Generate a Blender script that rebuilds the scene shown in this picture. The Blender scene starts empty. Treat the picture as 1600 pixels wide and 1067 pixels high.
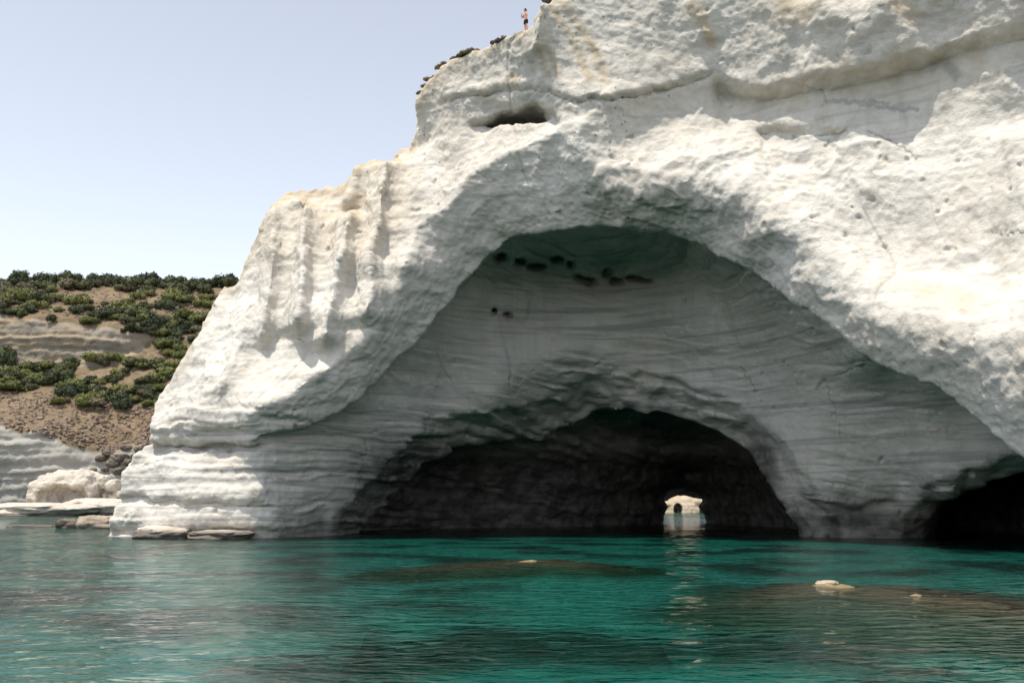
import bpy, bmesh, math, random
import numpy as np
from mathutils import Vector

rng = np.random.default_rng(7)
random.seed(7)
R = math.radians

# ------------------------------------------------------------------ camera, sky, sun, exposure
scene = bpy.context.scene
COL = scene.collection
CAM_H, FOC, W0, H0, HOR = 2.5, 1570.0, 1600.0, 1067.0, 785.0
PITCH = math.atan((HOR - H0 / 2) / FOC)
cam_d = bpy.data.cameras.new('camera')
cam = bpy.data.objects.new('camera', cam_d)
COL.objects.link(cam)
cam.location = (0, 0, CAM_H)
cam.rotation_euler = (math.pi / 2 + PITCH, 0, 0)
cam_d.sensor_width = 36
cam_d.lens = FOC / W0 * 36
cam_d.clip_end = 5000
scene.camera = cam

SUN_EL, SUN_AZ = 67.0, 222.0      # azimuth clockwise from +Y: behind the viewer, to the left
sd = Vector((math.sin(R(SUN_AZ)) * math.cos(R(SUN_EL)), math.cos(R(SUN_AZ)) * math.cos(R(SUN_EL)), math.sin(R(SUN_EL))))
world = bpy.data.worlds.new('World')
scene.world = world
world.use_nodes = True
wn = world.node_tree
wn.nodes.clear()
sky = wn.nodes.new('ShaderNodeTexSky')
sky.sky_type = 'NISHITA'
sky.sun_disc = False
sky.sun_elevation = R(SUN_EL)
sky.sun_rotation = R(SUN_AZ)
sky.air_density = 1.0
sky.dust_density = 0.6
sky.ozone_density = 1.0
bgn = wn.nodes.new('ShaderNodeBackground')
bgn.inputs['Strength'].default_value = 0.15
wo = wn.nodes.new('ShaderNodeOutputWorld')
hs = wn.nodes.new('ShaderNodeHueSaturation')     # thin summer haze: paler, brighter sky
hs.inputs['Saturation'].default_value = 0.40
hs.inputs['Value'].default_value = 0.98
wn.links.new(sky.outputs[0], hs.inputs['Color'])
wn.links.new(hs.outputs[0], bgn.inputs[0])
wn.links.new(bgn.outputs[0], wo.inputs[0])
sun_d = bpy.data.lights.new('sun', 'SUN')
sun_d.energy = 2.8
sun_d.angle = R(0.5)
sun_d.color = (1.0, 0.94, 0.83)
sun = bpy.data.objects.new('sun', sun_d)
COL.objects.link(sun)
sun.rotation_euler = (-sd).to_track_quat('-Z', 'Y').to_euler()
sun.location = (-60, -60, 120)
scene.view_settings.view_transform = 'Standard'
scene.view_settings.look = 'None'
scene.view_settings.gamma = 1
scene.view_settings.use_curve_mapping = False
scene.view_settings.exposure = 0.64
scene.render.engine = 'CYCLES'
scene.cycles.max_bounces = 6
scene.cycles.diffuse_bounces = 2
scene.cycles.glossy_bounces = 2
scene.cycles.transmission_bounces = 3
scene.cycles.transparent_max_bounces = 12
scene.cycles.caustics_reflective = False
scene.cycles.caustics_refractive = False

# ------------------------------------------------------------------ helpers
cP, sP = math.cos(PITCH), math.sin(PITCH)
def unproj(u, v, Y):
    """world x, z of the place that stands Y metres out and shows at (u, v) of the photograph"""
    b = H0 / 2 - np.asarray(v, float)
    yp = FOC * cP - b * sP
    zp = FOC * sP + b * cP
    return (np.asarray(u, float) - W0 / 2) / yp * Y, CAM_H + zp / yp * Y

def smooth(t):
    t = np.clip(t, 0, 1)
    return t * t * (3 - 2 * t)

PERM = np.concatenate([rng.permutation(256)] * 3).astype(np.int32)
GR = rng.normal(size=(256, 3)).astype(np.float32)
GR /= np.linalg.norm(GR, axis=1)[:, None]
def perlin(p):
    p = np.asarray(p, np.float32)
    i = np.floor(p).astype(np.int32)
    f = p - i
    i &= 255
    w = f * f * f * (f * (f * 6 - 15) + 10)
    out = np.zeros(len(p), np.float32)
    for dx in (0, 1):
        for dy in (0, 1):
            for dz in (0, 1):
                h = PERM[PERM[PERM[i[:, 0] + dx] + i[:, 1] + dy] + i[:, 2] + dz]
                g = GR[h]
                d = g[:, 0] * (f[:, 0] - dx) + g[:, 1] * (f[:, 1] - dy) + g[:, 2] * (f[:, 2] - dz)
                out += d * (w[:, 0] if dx else 1 - w[:, 0]) * (w[:, 1] if dy else 1 - w[:, 1]) * (w[:, 2] if dz else 1 - w[:, 2])
    return out * 1.6
def fbm(p, octv=3, gain=0.5, ridged=False):
    p = np.asarray(p, np.float32)
    a, s, t = 1.0, 0.0, 0.0
    for o in range(octv):
        n = perlin(p * (2.03 ** o) + 17.3 * o)
        if ridged:
            n = 1 - 2 * np.abs(n)
        s = s + a * n
        t += a
        a *= gain
    return s / t

class RBF:
    """depth Y as a smooth function of world (x, z) through surveyed points (u, v, Y)"""
    def __init__(self, pts, c=1.0):
        a = np.array(pts, float)
        x, z = unproj(a[:, 0], a[:, 1], a[:, 2])
        self.fit(np.stack([x, z], 1), a[:, 2], c)
    def fit(self, P, Y, c):
        self.P = P
        self.c = c
        n = len(P)
        D = np.sqrt(((self.P[:, None] - self.P[None]) ** 2).sum(-1) + c * c)
        A = np.zeros((n + 3, n + 3))
        A[:n, :n] = D - np.eye(n) * 0.12
        A[:n, n] = 1; A[:n, n + 1:] = self.P
        A[n, :n] = 1; A[n + 1:, :n] = self.P.T
        self.w = np.linalg.solve(A, np.concatenate([Y, np.zeros(3)]))
    def __call__(self, x, z):
        x = np.asarray(x, float); z = np.asarray(z, float)
        n = len(self.P)
        out = self.w[n] + self.w[n + 1] * x + self.w[n + 2] * z
        for k in range(n):
            out = out + self.w[k] * np.sqrt((x - self.P[k, 0]) ** 2 + (z - self.P[k, 1]) ** 2 + self.c ** 2)
        return out
    def trace(self, uv, y0=70.0, lo=45, hi=110):
        uv = np.array(uv, float)
        Y = np.full(len(uv), y0)
        for _ in range(40):
            x, z = unproj(uv[:, 0], uv[:, 1], Y)
            Y = 0.6 * Y + 0.4 * np.clip(self(x, z), lo, hi)
        x, z = unproj(uv[:, 0], uv[:, 1], Y)
        return np.stack([x, z, Y], 1)

class Widening(RBF):
    """a cave in its own frame: a centre (cx, cz) on the plane y0, opening out by `rate` per metre of depth"""
    cx, cz, y0, rate = 6.0, 0.0, 72.0, 0.02
    def scale(self, Y):
        return np.maximum(1 + self.rate * (np.asarray(Y, float) - self.y0), 0.3)
    def frame(self, x, z, Y):
        k = self.scale(Y)
        return (x - self.cx) / k, (z - self.cz) / k
    def __init__(self, pts, c=1.0):
        a = np.array(pts, float)
        x, z = unproj(a[:, 0], a[:, 1], a[:, 2])
        self.fit(np.stack(self.frame(x, z, a[:, 2]), 1), a[:, 2], c)
    def trace(self, uv, y0=75.0, lo=45, hi=125):
        uv = np.array(uv, float)
        Y = np.full(len(uv), y0)
        for _ in range(40):
            x, z = unproj(uv[:, 0], uv[:, 1], Y)
            a, b = self.frame(x, z, Y)
            Y = 0.6 * Y + 0.4 * np.clip(self(a, b), lo, hi)
        x, z = unproj(uv[:, 0], uv[:, 1], Y)
        a, b = self.frame(x, z, Y)
        return np.stack([a, b, Y, x, z], 1)

def seg_dist(x, z, P, closed=False):
    """distance from (x, z) to a polyline"""
    d = np.full(np.shape(x), 1e9)
    n = len(P)
    for k in range(n if closed else n - 1):
        a, b = P[k][:2], P[(k + 1) % n][:2]
        e = b - a
        L = max(e @ e, 1e-9)
        t = np.clip(((x - a[0]) * e[0] + (z - a[1]) * e[1]) / L, 0, 1)
        d = np.minimum(d, np.hypot(x - a[0] - t * e[0], z - a[1] - t * e[1]))
    return d
def poly_sdf(x, z, P):
    """signed distance to a closed polygon, positive inside"""
    d = seg_dist(x, z, P, True)
    ins = np.zeros(np.shape(x), bool)
    n = len(P)
    for k in range(n):
        x0, z0 = P[k][:2]; x1, z1 = P[(k + 1) % n][:2]
        if z0 == z1: continue
        c = ((z0 > z) != (z1 > z)) & (x < (x1 - x0) * (z - z0) / (z1 - z0) + x0)
        ins ^= c
    return np.where(ins, d, -d)

def surface_nets(F, xs, ys, zs):
    """closed surface F = 0 of a field sampled on a (graded) grid; solid where F > 0"""
    S = F > 0
    nx, ny, nz = F.shape
    cnt = np.zeros((nx - 1, ny - 1, nz - 1), np.int8)
    C = [(a, b, c) for a in (0, 1) for b in (0, 1) for c in (0, 1)]
    for a, b, c in C:
        cnt += S[a:nx - 1 + a, b:ny - 1 + b, c:nz - 1 + c]
    act = (cnt > 0) & (cnt < 8)
    I = np.argwhere(act)
    idx = np.full(act.shape, -1, np.int32)
    idx[act] = np.arange(len(I), dtype=np.int32)
    val = np.stack([F[I[:, 0] + a, I[:, 1] + b, I[:, 2] + c] for a, b, c in C], 1)
    acc = np.zeros((len(I), 3)); num = np.zeros(len(I))
    for p in range(8):
        for q in range(p + 1, 8):
            A, B = np.array(C[p]), np.array(C[q])
            if np.abs(A - B).sum() != 1: continue
            fa, fb = val[:, p], val[:, q]
            m = (fa > 0) != (fb > 0)
            t = np.where(m, fa / np.where(m, fa - fb, 1), 0)
            acc += np.where(m[:, None], A + (B - A) * t[:, None], 0)
            num += m
    loc = acc / num[:, None]
    G = [np.asarray(g, float) for g in (xs, ys, zs)]
    V = np.stack([G[k][I[:, k]] + loc[:, k] * (G[k][I[:, k] + 1] - G[k][I[:, k]]) for k in range(3)], 1)
    Q = []
    for ax in range(3):
        o1, o2 = [(1, 2), (2, 0), (0, 1)][ax]
        sl0 = [slice(None)] * 3; sl1 = [slice(None)] * 3
        sl0[ax] = slice(0, -1); sl1[ax] = slice(1, None)
        for s in (sl0, sl1):
            s[o1] = slice(1, -1); s[o2] = slice(1, -1)
        s0, s1 = S[tuple(sl0)], S[tuple(sl1)]
        E = np.argwhere(s0 != s1)
        if not len(E): continue
        flip = s0[tuple(E.T)]
        E = E.copy(); E[:, o1] += 1; E[:, o2] += 1
        def cell(d1, d2):
            c = E.copy(); c[:, o1] -= d1; c[:, o2] -= d2
            return idx[c[:, 0], c[:, 1], c[:, 2]]
        q = np.stack([cell(1, 1), cell(0, 1), cell(0, 0), cell(1, 0)], 1)
        q[~flip] = q[~flip][:, ::-1]
        Q.append(q)
    return V, np.concatenate(Q)

def subdivide(V, Q, sel):
    """split the selected quads in four"""
    K, S = Q[~sel], Q[sel]
    e = np.concatenate([S[:, [0, 1]], S[:, [1, 2]], S[:, [2, 3]], S[:, [3, 0]]])
    es = np.sort(e, 1).astype(np.int64)
    key = es[:, 0] * len(V) + es[:, 1]
    u, inv = np.unique(key, return_inverse=True)
    a, b = u // len(V), u % len(V)
    mid = (V[a] + V[b]) / 2
    n = len(S)
    m = inv.reshape(4, n) + len(V)
    cen = V[S].mean(1)
    c = np.arange(n) + len(V) + len(mid)
    V2 = np.concatenate([V, mid, cen])
    q = [np.stack([S[:, k], m[k], c, m[(k + 3) % 4]], 1) for k in range(4)]
    return V2, np.concatenate([K] + q)
def normals(V, Q):
    fn = np.cross(V[Q[:, 2]] - V[Q[:, 0]], V[Q[:, 3]] - V[Q[:, 1]])
    N = np.zeros_like(V)
    for k in range(4):
        for ax in range(3):
            N[:, ax] += np.bincount(Q[:, k], fn[:, ax], len(V))
    return N / np.maximum(np.linalg.norm(N, axis=1), 1e-9)[:, None]
def relax(V, Q, it=1, w=0.5):
    for _ in range(it):
        acc = np.zeros_like(V); n = np.zeros(len(V))
        for k in range(4):
            a, b = Q[:, k], Q[:, (k + 1) % 4]
            for ax in range(3):
                acc[:, ax] += np.bincount(a, V[b, ax], len(V)) + np.bincount(b, V[a, ax], len(V))
            n += np.bincount(a, minlength=len(V)) + np.bincount(b, minlength=len(V))
        V = V * (1 - w) + w * acc / np.maximum(n, 1)[:, None]
    return V

def mesh_obj(name, V, Q, mat, parent=None, shade_smooth=True, attrs=None):
    me = bpy.data.meshes.new(name)
    V = np.asarray(V, np.float32); Q = np.asarray(Q, np.int32)
    n = Q.shape[1]
    me.vertices.add(len(V)); me.vertices.foreach_set('co', V.ravel())
    me.loops.add(Q.size); me.loops.foreach_set('vertex_index', Q.ravel())
    me.polygons.add(len(Q)); me.polygons.foreach_set('loop_start', np.arange(0, Q.size, n, dtype=np.int32))
    me.update(calc_edges=True)
    me.polygons.foreach_set('use_smooth', np.full(len(Q), shade_smooth))
    for k, a in (attrs or {}).items():
        at = me.attributes.new(k, 'FLOAT', 'POINT')
        at.data.foreach_set('value', np.asarray(a, np.float32))
    me.materials.append(mat)
    o = bpy.data.objects.new(name, me)
    COL.objects.link(o)
    o.parent = parent
    return o
def tag(o, label=None, cat=None, group=None, kind=None):
    if label: o['label'] = label
    if cat: o['category'] = cat
    if group: o['group'] = group
    if kind: o['kind'] = kind
    return o

# ------------------------------------------------------------------ materials
class NT:
    def __init__(self, name):
        self.m = bpy.data.materials.new(name)
        self.m.use_nodes = True
        self.t = self.m.node_tree
        self.t.nodes.clear()
        self.out = self.t.nodes.new('ShaderNodeOutputMaterial')
    def n(self, typ, **kw):
        nd = self.t.nodes.new(typ)
        for k, v in kw.items():
            if k in nd.inputs.keys() if isinstance(k, str) else False:
                self.set(nd.inputs[k], v)
            else:
                setattr(nd, k, v)
        return nd
    def set(self, sock, v):
        if hasattr(v, 'is_output') or isinstance(v, bpy.types.NodeSocket):
            self.t.links.new(v, sock)
        else:
            sock.default_value = v
    def coords(self):
        return self.n('ShaderNodeNewGeometry').outputs['Position']
    def mapping(self, vec, scale=(1, 1, 1), rot=(0, 0, 0)):
        nd = self.n('ShaderNodeMapping')
        self.set(nd.inputs['Vector'], vec); nd.inputs['Scale'].default_value = scale; nd.inputs['Rotation'].default_value = rot
        return nd.outputs[0]
    def noise(self, vec, scale, detail=4, rough=0.55, dist=0.0):
        nd = self.n('ShaderNodeTexNoise')
        self.set(nd.inputs['Vector'], vec)
        nd.inputs['Scale'].default_value = scale; nd.inputs['Detail'].default_value = detail
        nd.inputs['Roughness'].default_value = rough; nd.inputs['Distortion'].default_value = dist
        return nd.outputs['Fac']
    def voronoi(self, vec, scale, feature='F1'):
        nd = self.n('ShaderNodeTexVoronoi'); nd.feature = feature
        self.set(nd.inputs['Vector'], vec); nd.inputs['Scale'].default_value = scale
        return nd.outputs['Distance']
    def ramp(self, fac, stops):
        nd = self.n('ShaderNodeValToRGB')
        self.set(nd.inputs[0], fac)
        el = nd.color_ramp.elements
        while len(el) < len(stops): el.new(0.5)
        for e, (p, c) in zip(el, stops):
            e.position = p
            e.color = (c, c, c, 1) if isinstance(c, (int, float)) else (*c, 1)
        return nd.outputs[0]
    def mix(self, fac, a, b, mode='MIX'):
        nd = self.n('ShaderNodeMix'); nd.data_type = 'RGBA'; nd.blend_type = mode
        self.set(nd.inputs[0], fac)
        for i, c in ((6, a), (7, b)):
            self.set(nd.inputs[i], (*c, 1) if isinstance(c, tuple) and len(c) == 3 else c)
        return nd.outputs[2]
    def math(self, op, a, b=0.0, clamp=False):
        nd = self.n('ShaderNodeMath'); nd.operation = op; nd.use_clamp = clamp
        self.set(nd.inputs[0], a); self.set(nd.inputs[1], b)
        return nd.outputs[0]
    def attr(self, name):
        nd = self.n('ShaderNodeAttribute'); nd.attribute_name = name
        return nd.outputs['Fac']
    def bump(self, h, strength=0.5, dist=0.1, normal=None):
        nd = self.n('ShaderNodeBump')
        nd.inputs['Strength'].default_value = strength; nd.inputs['Distance'].default_value = dist
        self.set(nd.inputs['Height'], h)
        if normal is not None: self.set(nd.inputs['Normal'], normal)
        return nd.outputs[0]
    def principled(self, col, rough=0.9, normal=None, spec=0.2):
        nd = self.n('ShaderNodeBsdfPrincipled')
        self.set(nd.inputs['Base Color'], (*col, 1) if isinstance(col, tuple) and len(col) == 3 else col)
        self.set(nd.inputs['Roughness'], rough)
        nd.inputs['Specular IOR Level'].default_value = spec
        if normal is not None: self.set(nd.inputs['Normal'], normal)
        self.t.links.new(nd.outputs[0], self.out.inputs['Surface'])
        return nd

def chalk_material():
    m = NT('white_chalk')
    P = m.coords()
    big = m.noise(P, 0.16, 4)
    med = m.noise(P, 0.9, 5, 0.6)
    col = m.mix(m.ramp(big, [(0.35, 0), (0.65, 1)]), (0.69, 0.63, 0.55), (0.79, 0.745, 0.675))
    col = m.mix(m.ramp(med, [(0.42, 0), (0.7, 0.35)]), col, (0.50, 0.46, 0.40))
    # weathering: broad drips and rusty-grey washes
    drip = m.noise(m.mapping(P, (0.55, 0.55, 0.07)), 1.0, 5, 0.6, 0.6)
    col = m.mix(m.ramp(drip, [(0.52, 0), (0.72, 0.5)]), col, (0.47, 0.42, 0.34))
    wash = m.noise(P, 0.32, 6, 0.65, 0.8)
    col = m.mix(m.ramp(wash, [(0.56, 0), (0.70, 0.45)]), col, (0.52, 0.50, 0.46))
    # thin bedding, dipping to the right
    st = m.mapping(P, (0.10, 0.10, 2.2), (0, R(-13), 0))
    band = m.noise(st, 1.0, 6, 0.65, 0.4)
    col = m.mix(m.math('MULTIPLY', m.ramp(band, [(0.5, 0), (0.62, 1)]), m.attr('bedding')), col, (0.40, 0.385, 0.36))
    # pebbles set in the upper face
    vo = m.voronoi(P, 1.7)
    peb = m.math('MULTIPLY', m.ramp(vo, [(0.12, 1), (0.17, 0)]), m.ramp(m.noise(P, 0.35, 2), [(0.45, 0), (0.6, 1)]))
    col = m.mix(m.math('MULTIPLY', peb, m.attr('pebbly')), col, (0.24, 0.22, 0.19))
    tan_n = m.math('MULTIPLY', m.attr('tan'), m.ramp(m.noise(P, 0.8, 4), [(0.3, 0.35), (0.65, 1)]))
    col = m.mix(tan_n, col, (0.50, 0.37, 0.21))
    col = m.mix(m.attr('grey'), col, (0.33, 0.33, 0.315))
    wet_shade = m.math('MULTIPLY', m.attr('wet_shade'), m.ramp(m.noise(P, 0.7, 4), [(0.25, 0.6), (0.6, 1)]))
    col = m.mix(wet_shade, col, (0.036, 0.038, 0.032))  # tidal stain colour, also used to paint cave and tunnel darkness
    col = m.mix(m.attr('crack'), col, (0.05, 0.05, 0.045))
    h1 = m.noise(P, 2.6, 6, 0.62)
    h2 = m.noise(m.mapping(P, (1, 1, 2.2), (0, R(-13), 0)), 7.0, 4, 0.6)
    n1 = m.bump(h1, 0.55, 0.17)
    n2 = m.bump(h2, 0.5, 0.06, n1)
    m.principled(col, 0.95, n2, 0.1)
    return m.m

def rock_material(name, c1, c2, dark=(0.08, 0.07, 0.06), scale=1.0, wetline=None, layers=0.0):
    m = NT(name)
    P = m.coords()
    a = m.noise(P, 0.5 * scale, 5, 0.6)
    col = m.mix(m.ramp(a, [(0.35, 0), (0.65, 1)]), c1, c2)
    b = m.noise(P, 2.2 * scale, 5, 0.65)
    col = m.mix(m.ramp(b, [(0.56, 0), (0.74, 0.75)]), col, dark)
    if layers:
        band = m.noise(m.mapping(P, (0.05, 0.05, 1.1), (0, R(3), 0)), 1.0 * scale, 6, 0.65, 0.3)
        col = m.mix(m.ramp(band, [(0.5, 0), (0.6, layers)]), col, dark)
    if wetline is not None:
        z = m.n('ShaderNodeSeparateXYZ'); m.set(z.inputs[0], P)
        zz = m.math('ADD', z.outputs[2], m.math('MULTIPLY', m.noise(P, 0.9, 3), -0.5))
        col = m.mix(m.ramp(m.math('ADD', zz, 0.5 - wetline), [(0.35, 1), (0.6, 0)]), col, tuple(x * 0.32 for x in c1))
    nrm = m.bump(m.noise(P, 3.0 * scale, 6, 0.65), 0.6, 0.2 / scale)
    m.principled(col, 0.92, nrm, 0.15)
    return m.m

def foliage_material(name, c1, c2):
    m = NT(name)
    oi = m.n('ShaderNodeObjectInfo')
    P = m.coords()
    f = m.math('ADD', m.math('MULTIPLY', oi.outputs['Random'], 0.6), m.math('MULTIPLY', m.noise(P, 0.9, 3), 0.5))
    col = m.mix(m.ramp(f, [(0.2, 0), (0.85, 1)]), c1, c2)
    m.principled(col, 0.75, None, 0.2)
    return m.m

M_CHALK = chalk_material()
M_SHORE = rock_material('pale_shore_rock', (0.50, 0.44, 0.37), (0.62, 0.56, 0.48), (0.22, 0.18, 0.14), 0.8, 0.35)
M_DARKROCK = rock_material('dark_wet_rock', (0.10, 0.085, 0.07), (0.22, 0.18, 0.145), (0.03, 0.028, 0.025), 1.0)
M_SUBROCK = rock_material('weedy_rock', (0.20, 0.15, 0.08), (0.31, 0.245, 0.14), (0.07, 0.055, 0.03), 1.3)
M_FAR = rock_material('cream_rock', (0.40, 0.32, 0.22), (0.52, 0.43, 0.32), (0.20, 0.15, 0.10), 0.8)
M_REAR = rock_material('grey_rear_rock', (0.24, 0.23, 0.21), (0.32, 0.30, 0.27), (0.12, 0.11, 0.10), 0.4)

# ------------------------------------------------------------------ the great cliff
FRONT = [  # surveyed points of the outer face: (u, v, metres out)
 (190,745,77),(196,800,75.5),(225,836,74.5),(300,836,73),(400,838,72.8),(480,840,73.6),
 (300,740,73.8),(400,740,72.2),(350,702,74),(450,700,72.3),(250,712,75.5),
 (235,665,76),(300,640,74),(400,645,71.2),(400,675,71.4),(300,680,74.2),
 (345,455,77.5),(300,560,76.2),(400,560,74),(470,600,71.8),(265,625,77),
 (440,320,77.8),(450,420,75.6),(480,500,74),(520,555,72.6),(395,500,75.8),
 (500,300,77.6),(540,480,73.8),(560,390,75.2),(600,270,76.4),(600,380,74.6),(590,490,72.8),
 (620,240,76.4),(655,215,75.4),(650,300,73.8),(635,430,72.6),
 (648,165,74),(690,110,72.6),(770,66,69.4),(830,46,66.6),(862,0,66),
 (700,200,72.8),(720,270,72),(680,330,72.6),(700,150,72.8),(800,130,69.5),
 (770,195,71),(860,200,68.2),(950,180,66.5),(950,90,66),(1000,-60,64.4),(900,60,66.3),(950,140,66.3),
 # bevel of the arch, leaning out
 (420,638,71),(517,580,71.4),(585,522,71.8),(640,440,72.1),(690,340,72),(730,292,71.2),(790,256,70),(905,215,67.4),
 (480,650,72.6),(560,600,73.5),(620,545,74.2),(672,505,74.4),(705,468,74.2),(742,420,73.7),(775,385,72.9),(835,358,71.1),(900,350,69.8),(950,347,69.2),(1012,353,68.2),
 (930,262,67.2),(1000,240,66.4),(1000,300,66.2),(1064,360,68),(1105,382,67.2),(1060,300,64.9),(1130,325,63.3),
 (560,655,74.5),(640,640,76.5),(520,720,73.6),(600,700,75.0),(600,840,76.6),(540,840,75.3),(640,760,77.4),
 # right wall, leaning back
 (1050,150,66),(1050,60,65),(1120,200,64.8),(1180,130,63.8),(1190,250,63.4),(1250,40,61),(1250,300,62),(1180,340,62.6),
 (1165,374,63.2),(1215,373,62),(1240,402,61.6),(1268,443,61.4),(1318,474,60),(1385,511,58.2),(1430,532,57.2),(1475,564,56),(1600,622,53),(1700,680,51),
 (1320,380,61.2),(1320,250,61.6),(1400,430,59.6),(1400,300,60.4),(1400,60,58.8),(1500,450,57.6),(1500,300,58.8),(1500,20,58.2),(1600,450,55.5),(1600,300,56.8),(1600,100,56.6),(1600,-60,54),(1750,300,54),(1750,-60,53),
 (1480,200,59.7),(1600,200,57.6),(1300,150,61.5),(1400,150,60.6),
 # narrow underside strip along the right lip
 (1195,420,65.6),(1290,492,62.4),(1353,550,60.6),(1390,568,59.6),(1436,588,58.4),(1475,602,57.4),(1513,640,56.6),(1545,668,56),(1600,708,55),(1700,770,53.5),
]
BACK = [  # surveyed points inside the big cave
 (600,690,79.5),(600,840,81.5),(520,840,78.6),(520,720,76.8),(405,705,72.2),(405,770,72.3),(405,838,72.6),(450,700,73.9),(450,840,75.2),(480,670,74.6),(560,640,77.2),(655,570,78.6),(640,650,79.4),(660,700,80.6),(640,780,81.6),(690,600,80),
 (705,484,79),(745,434,80),(780,400,80.5),(835,371,80.5),(900,366,80.2),(950,364,79.4),(1012,368,77.6),(1064,377,75),(1105,390,69.5),
 (950,400,83.5),(850,420,83.6),(800,480,82.6),(950,470,83),(900,540,82.2),(780,560,81),(765,632,80.6),(710,650,81),(880,566,82),
 (1050,420,80.5),(1050,500,80.2),(1130,430,75),(1195,436,69.5),(1150,520,77),(1020,570,82),(1100,600,79.5),
 (930,615,85),(860,640,86),(800,672,85),(984,632,82),(1069,650,79.8),(1107,665,78.6),(1149,687,76.6),(1200,740,73.4),(1235,800,70.6),(1265,842,68.8),
 (1250,520,71.5),(1290,505,67.5),(1250,620,71.6),(1250,700,70.6),(1300,760,69.4),(1290,838,70.5),(1350,835,70.2),(1350,600,67.2),(1350,565,65),(1330,690,67.8),
 (1400,600,65.5),(1440,606,64),(1400,700,66),(1420,780,67.5),(1420,840,69.5),(1475,625,63.4),(1520,665,62.4),(1500,720,62.6),(1550,695,61),(1560,735,61),(1600,725,60),(1700,790,57),(1480,765,62.8),(1600,850,63),
 (950,845,84),(760,845,82),
]
# the right-hand wall stands well forward of the cave
FRONT = [(u, v, Y - 3.5 * min(max((u - 1130) / 470, 0), 1) ** 0.8) for u, v, Y in FRONT]
BACK = [(u, v, Y + (3.2 * min(max((v - 520) / 160, 0), 1) if u > 1130 else 1.0 * min(max((v - 420) / 160, 0), 1) * (u > 680))) for u, v, Y in BACK]
F = RBF(FRONT, 2.0)
B = Widening(BACK, 1.5)

MOUTH = F.trace([(392,694),(410,682),(440,674),(480,664),(530,640),(575,606),(620,560),(650,535),(672,508),(702,473),(739,425),(772,389),(800,372),(831,363),(897,355),(949,352),(1012,358),(1064,366),(1090,379),(1107,392),
                 (1160,415),(1230,462),(1290,498),(1351,555),(1390,573),(1436,592),(1472,605),(1511,644),(1543,672),(1600,712),(1700,775)])
ma, mb_ = B.frame(MOUTH[:, 0], MOUTH[:, 1], MOUTH[:, 2])
MOUTH = np.concatenate([np.stack([ma, mb_], 1), [[ma[-1] + 4, -9], [ma[0] - 1.0, -9]]])
INNER = B.trace([(566,842),(592,806),(630,772),(669,733),(720,706),(780,692),(850,684),(900,664),(935,645),(984,642),(1014,650),(1033,647),(1069,657),(1107,671),(1149,692),(1176,714),(1201,748),(1217,779),(1231,806),(1250,835)])[:, :2]
INNER = np.concatenate([INNER, [[INNER[-1, 0] + 0.3, -9], [INNER[0, 0] - 0.2, -9]]])
SIDE = B.trace([(1440,842),(1447,815),(1470,785),(1505,768),(1560,750),(1600,740),(1660,732),(1740,750)])[:, :2]
SIDE = np.concatenate([SIDE, [[SIDE[-1, 0] + 3, -9], [SIDE[0, 0] - 0.2, -9]]])
WINDOW = F.trace([(752,192),(770,184),(785,176),(812,172),(835,163),(848,166),(858,178),(862,188),(840,193),(800,194),(770,196)])

xs = np.concatenate([np.arange(-46, -31, 0.8), np.arange(-31, 32, 0.21), np.arange(32, 47, 0.8)])
ys = np.concatenate([np.arange(47, 87, 0.21), np.arange(87, 96, 0.4), np.arange(96, 134, 1.0)])
zs = np.concatenate([np.arange(-7, -1, 0.5), np.arange(-1, 44, 0.21)])
X2, Z2 = np.meshgrid(xs, zs, indexing='ij')
Y2 = F(X2, Z2)

def line_xz(uv): return F.trace(uv)[:, :2]
LJ = (0.45 * fbm(np.stack([xs * 0.5, xs * 0 + 1.7, xs * 0], 1), 3, 0.6))[:, None]
def ledge(Y, uv, depth, decay, end=1.2, surf=None, G=None):
    """undercut below a bedding line"""
    P = (surf or F).trace(uv)
    GX, GZ, J = G if G else (X2, Z2, LJ)
    P = P[np.argsort(P[:, 0])]
    t = np.interp(GX, P[:, 0], P[:, 1]) + J - GZ
    env = smooth((GX - P[0, 0]) / end + 0.5) * smooth((P[-1, 0] - GX) / end + 0.5)
    return Y + env * depth * smooth(t / 0.35) * np.exp(-np.maximum(t, 0) / decay)
def brow(Y, uv, out, decay, end=1.2, surf=None):
    """brow that stands out above a bedding line"""
    P = (surf or F).trace(uv)
    P = P[np.argsort(P[:, 0])]
    t = Z2 - np.interp(X2, P[:, 0], P[:, 1]) - LJ
    env = smooth((X2 - P[0, 0]) / end + 0.5) * smooth((P[-1, 0] - X2) / end + 0.5)
    return Y - env * out * smooth(t / 0.3 + 0.5) * np.exp(-np.maximum(t, 0) / decay)
def ridge(Y, uv, out, wl, wr, end=1.5):
    """upright rib, gentle on its left flank and sharp on its right"""
    P = F.trace(uv)
    P = P[np.argsort(P[:, 1])]
    d = X2 - np.interp(Z2, P[:, 1], P[:, 0])
    env = smooth((Z2 - P[0, 1]) / end + 0.5) * smooth((P[-1, 1] - Z2) / end + 0.5)
    prof = np.where(d < 0, np.exp(-np.abs(d) / wl), np.exp(-np.abs(d / wr) ** 1.2))
    return Y - env * out * prof

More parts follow.
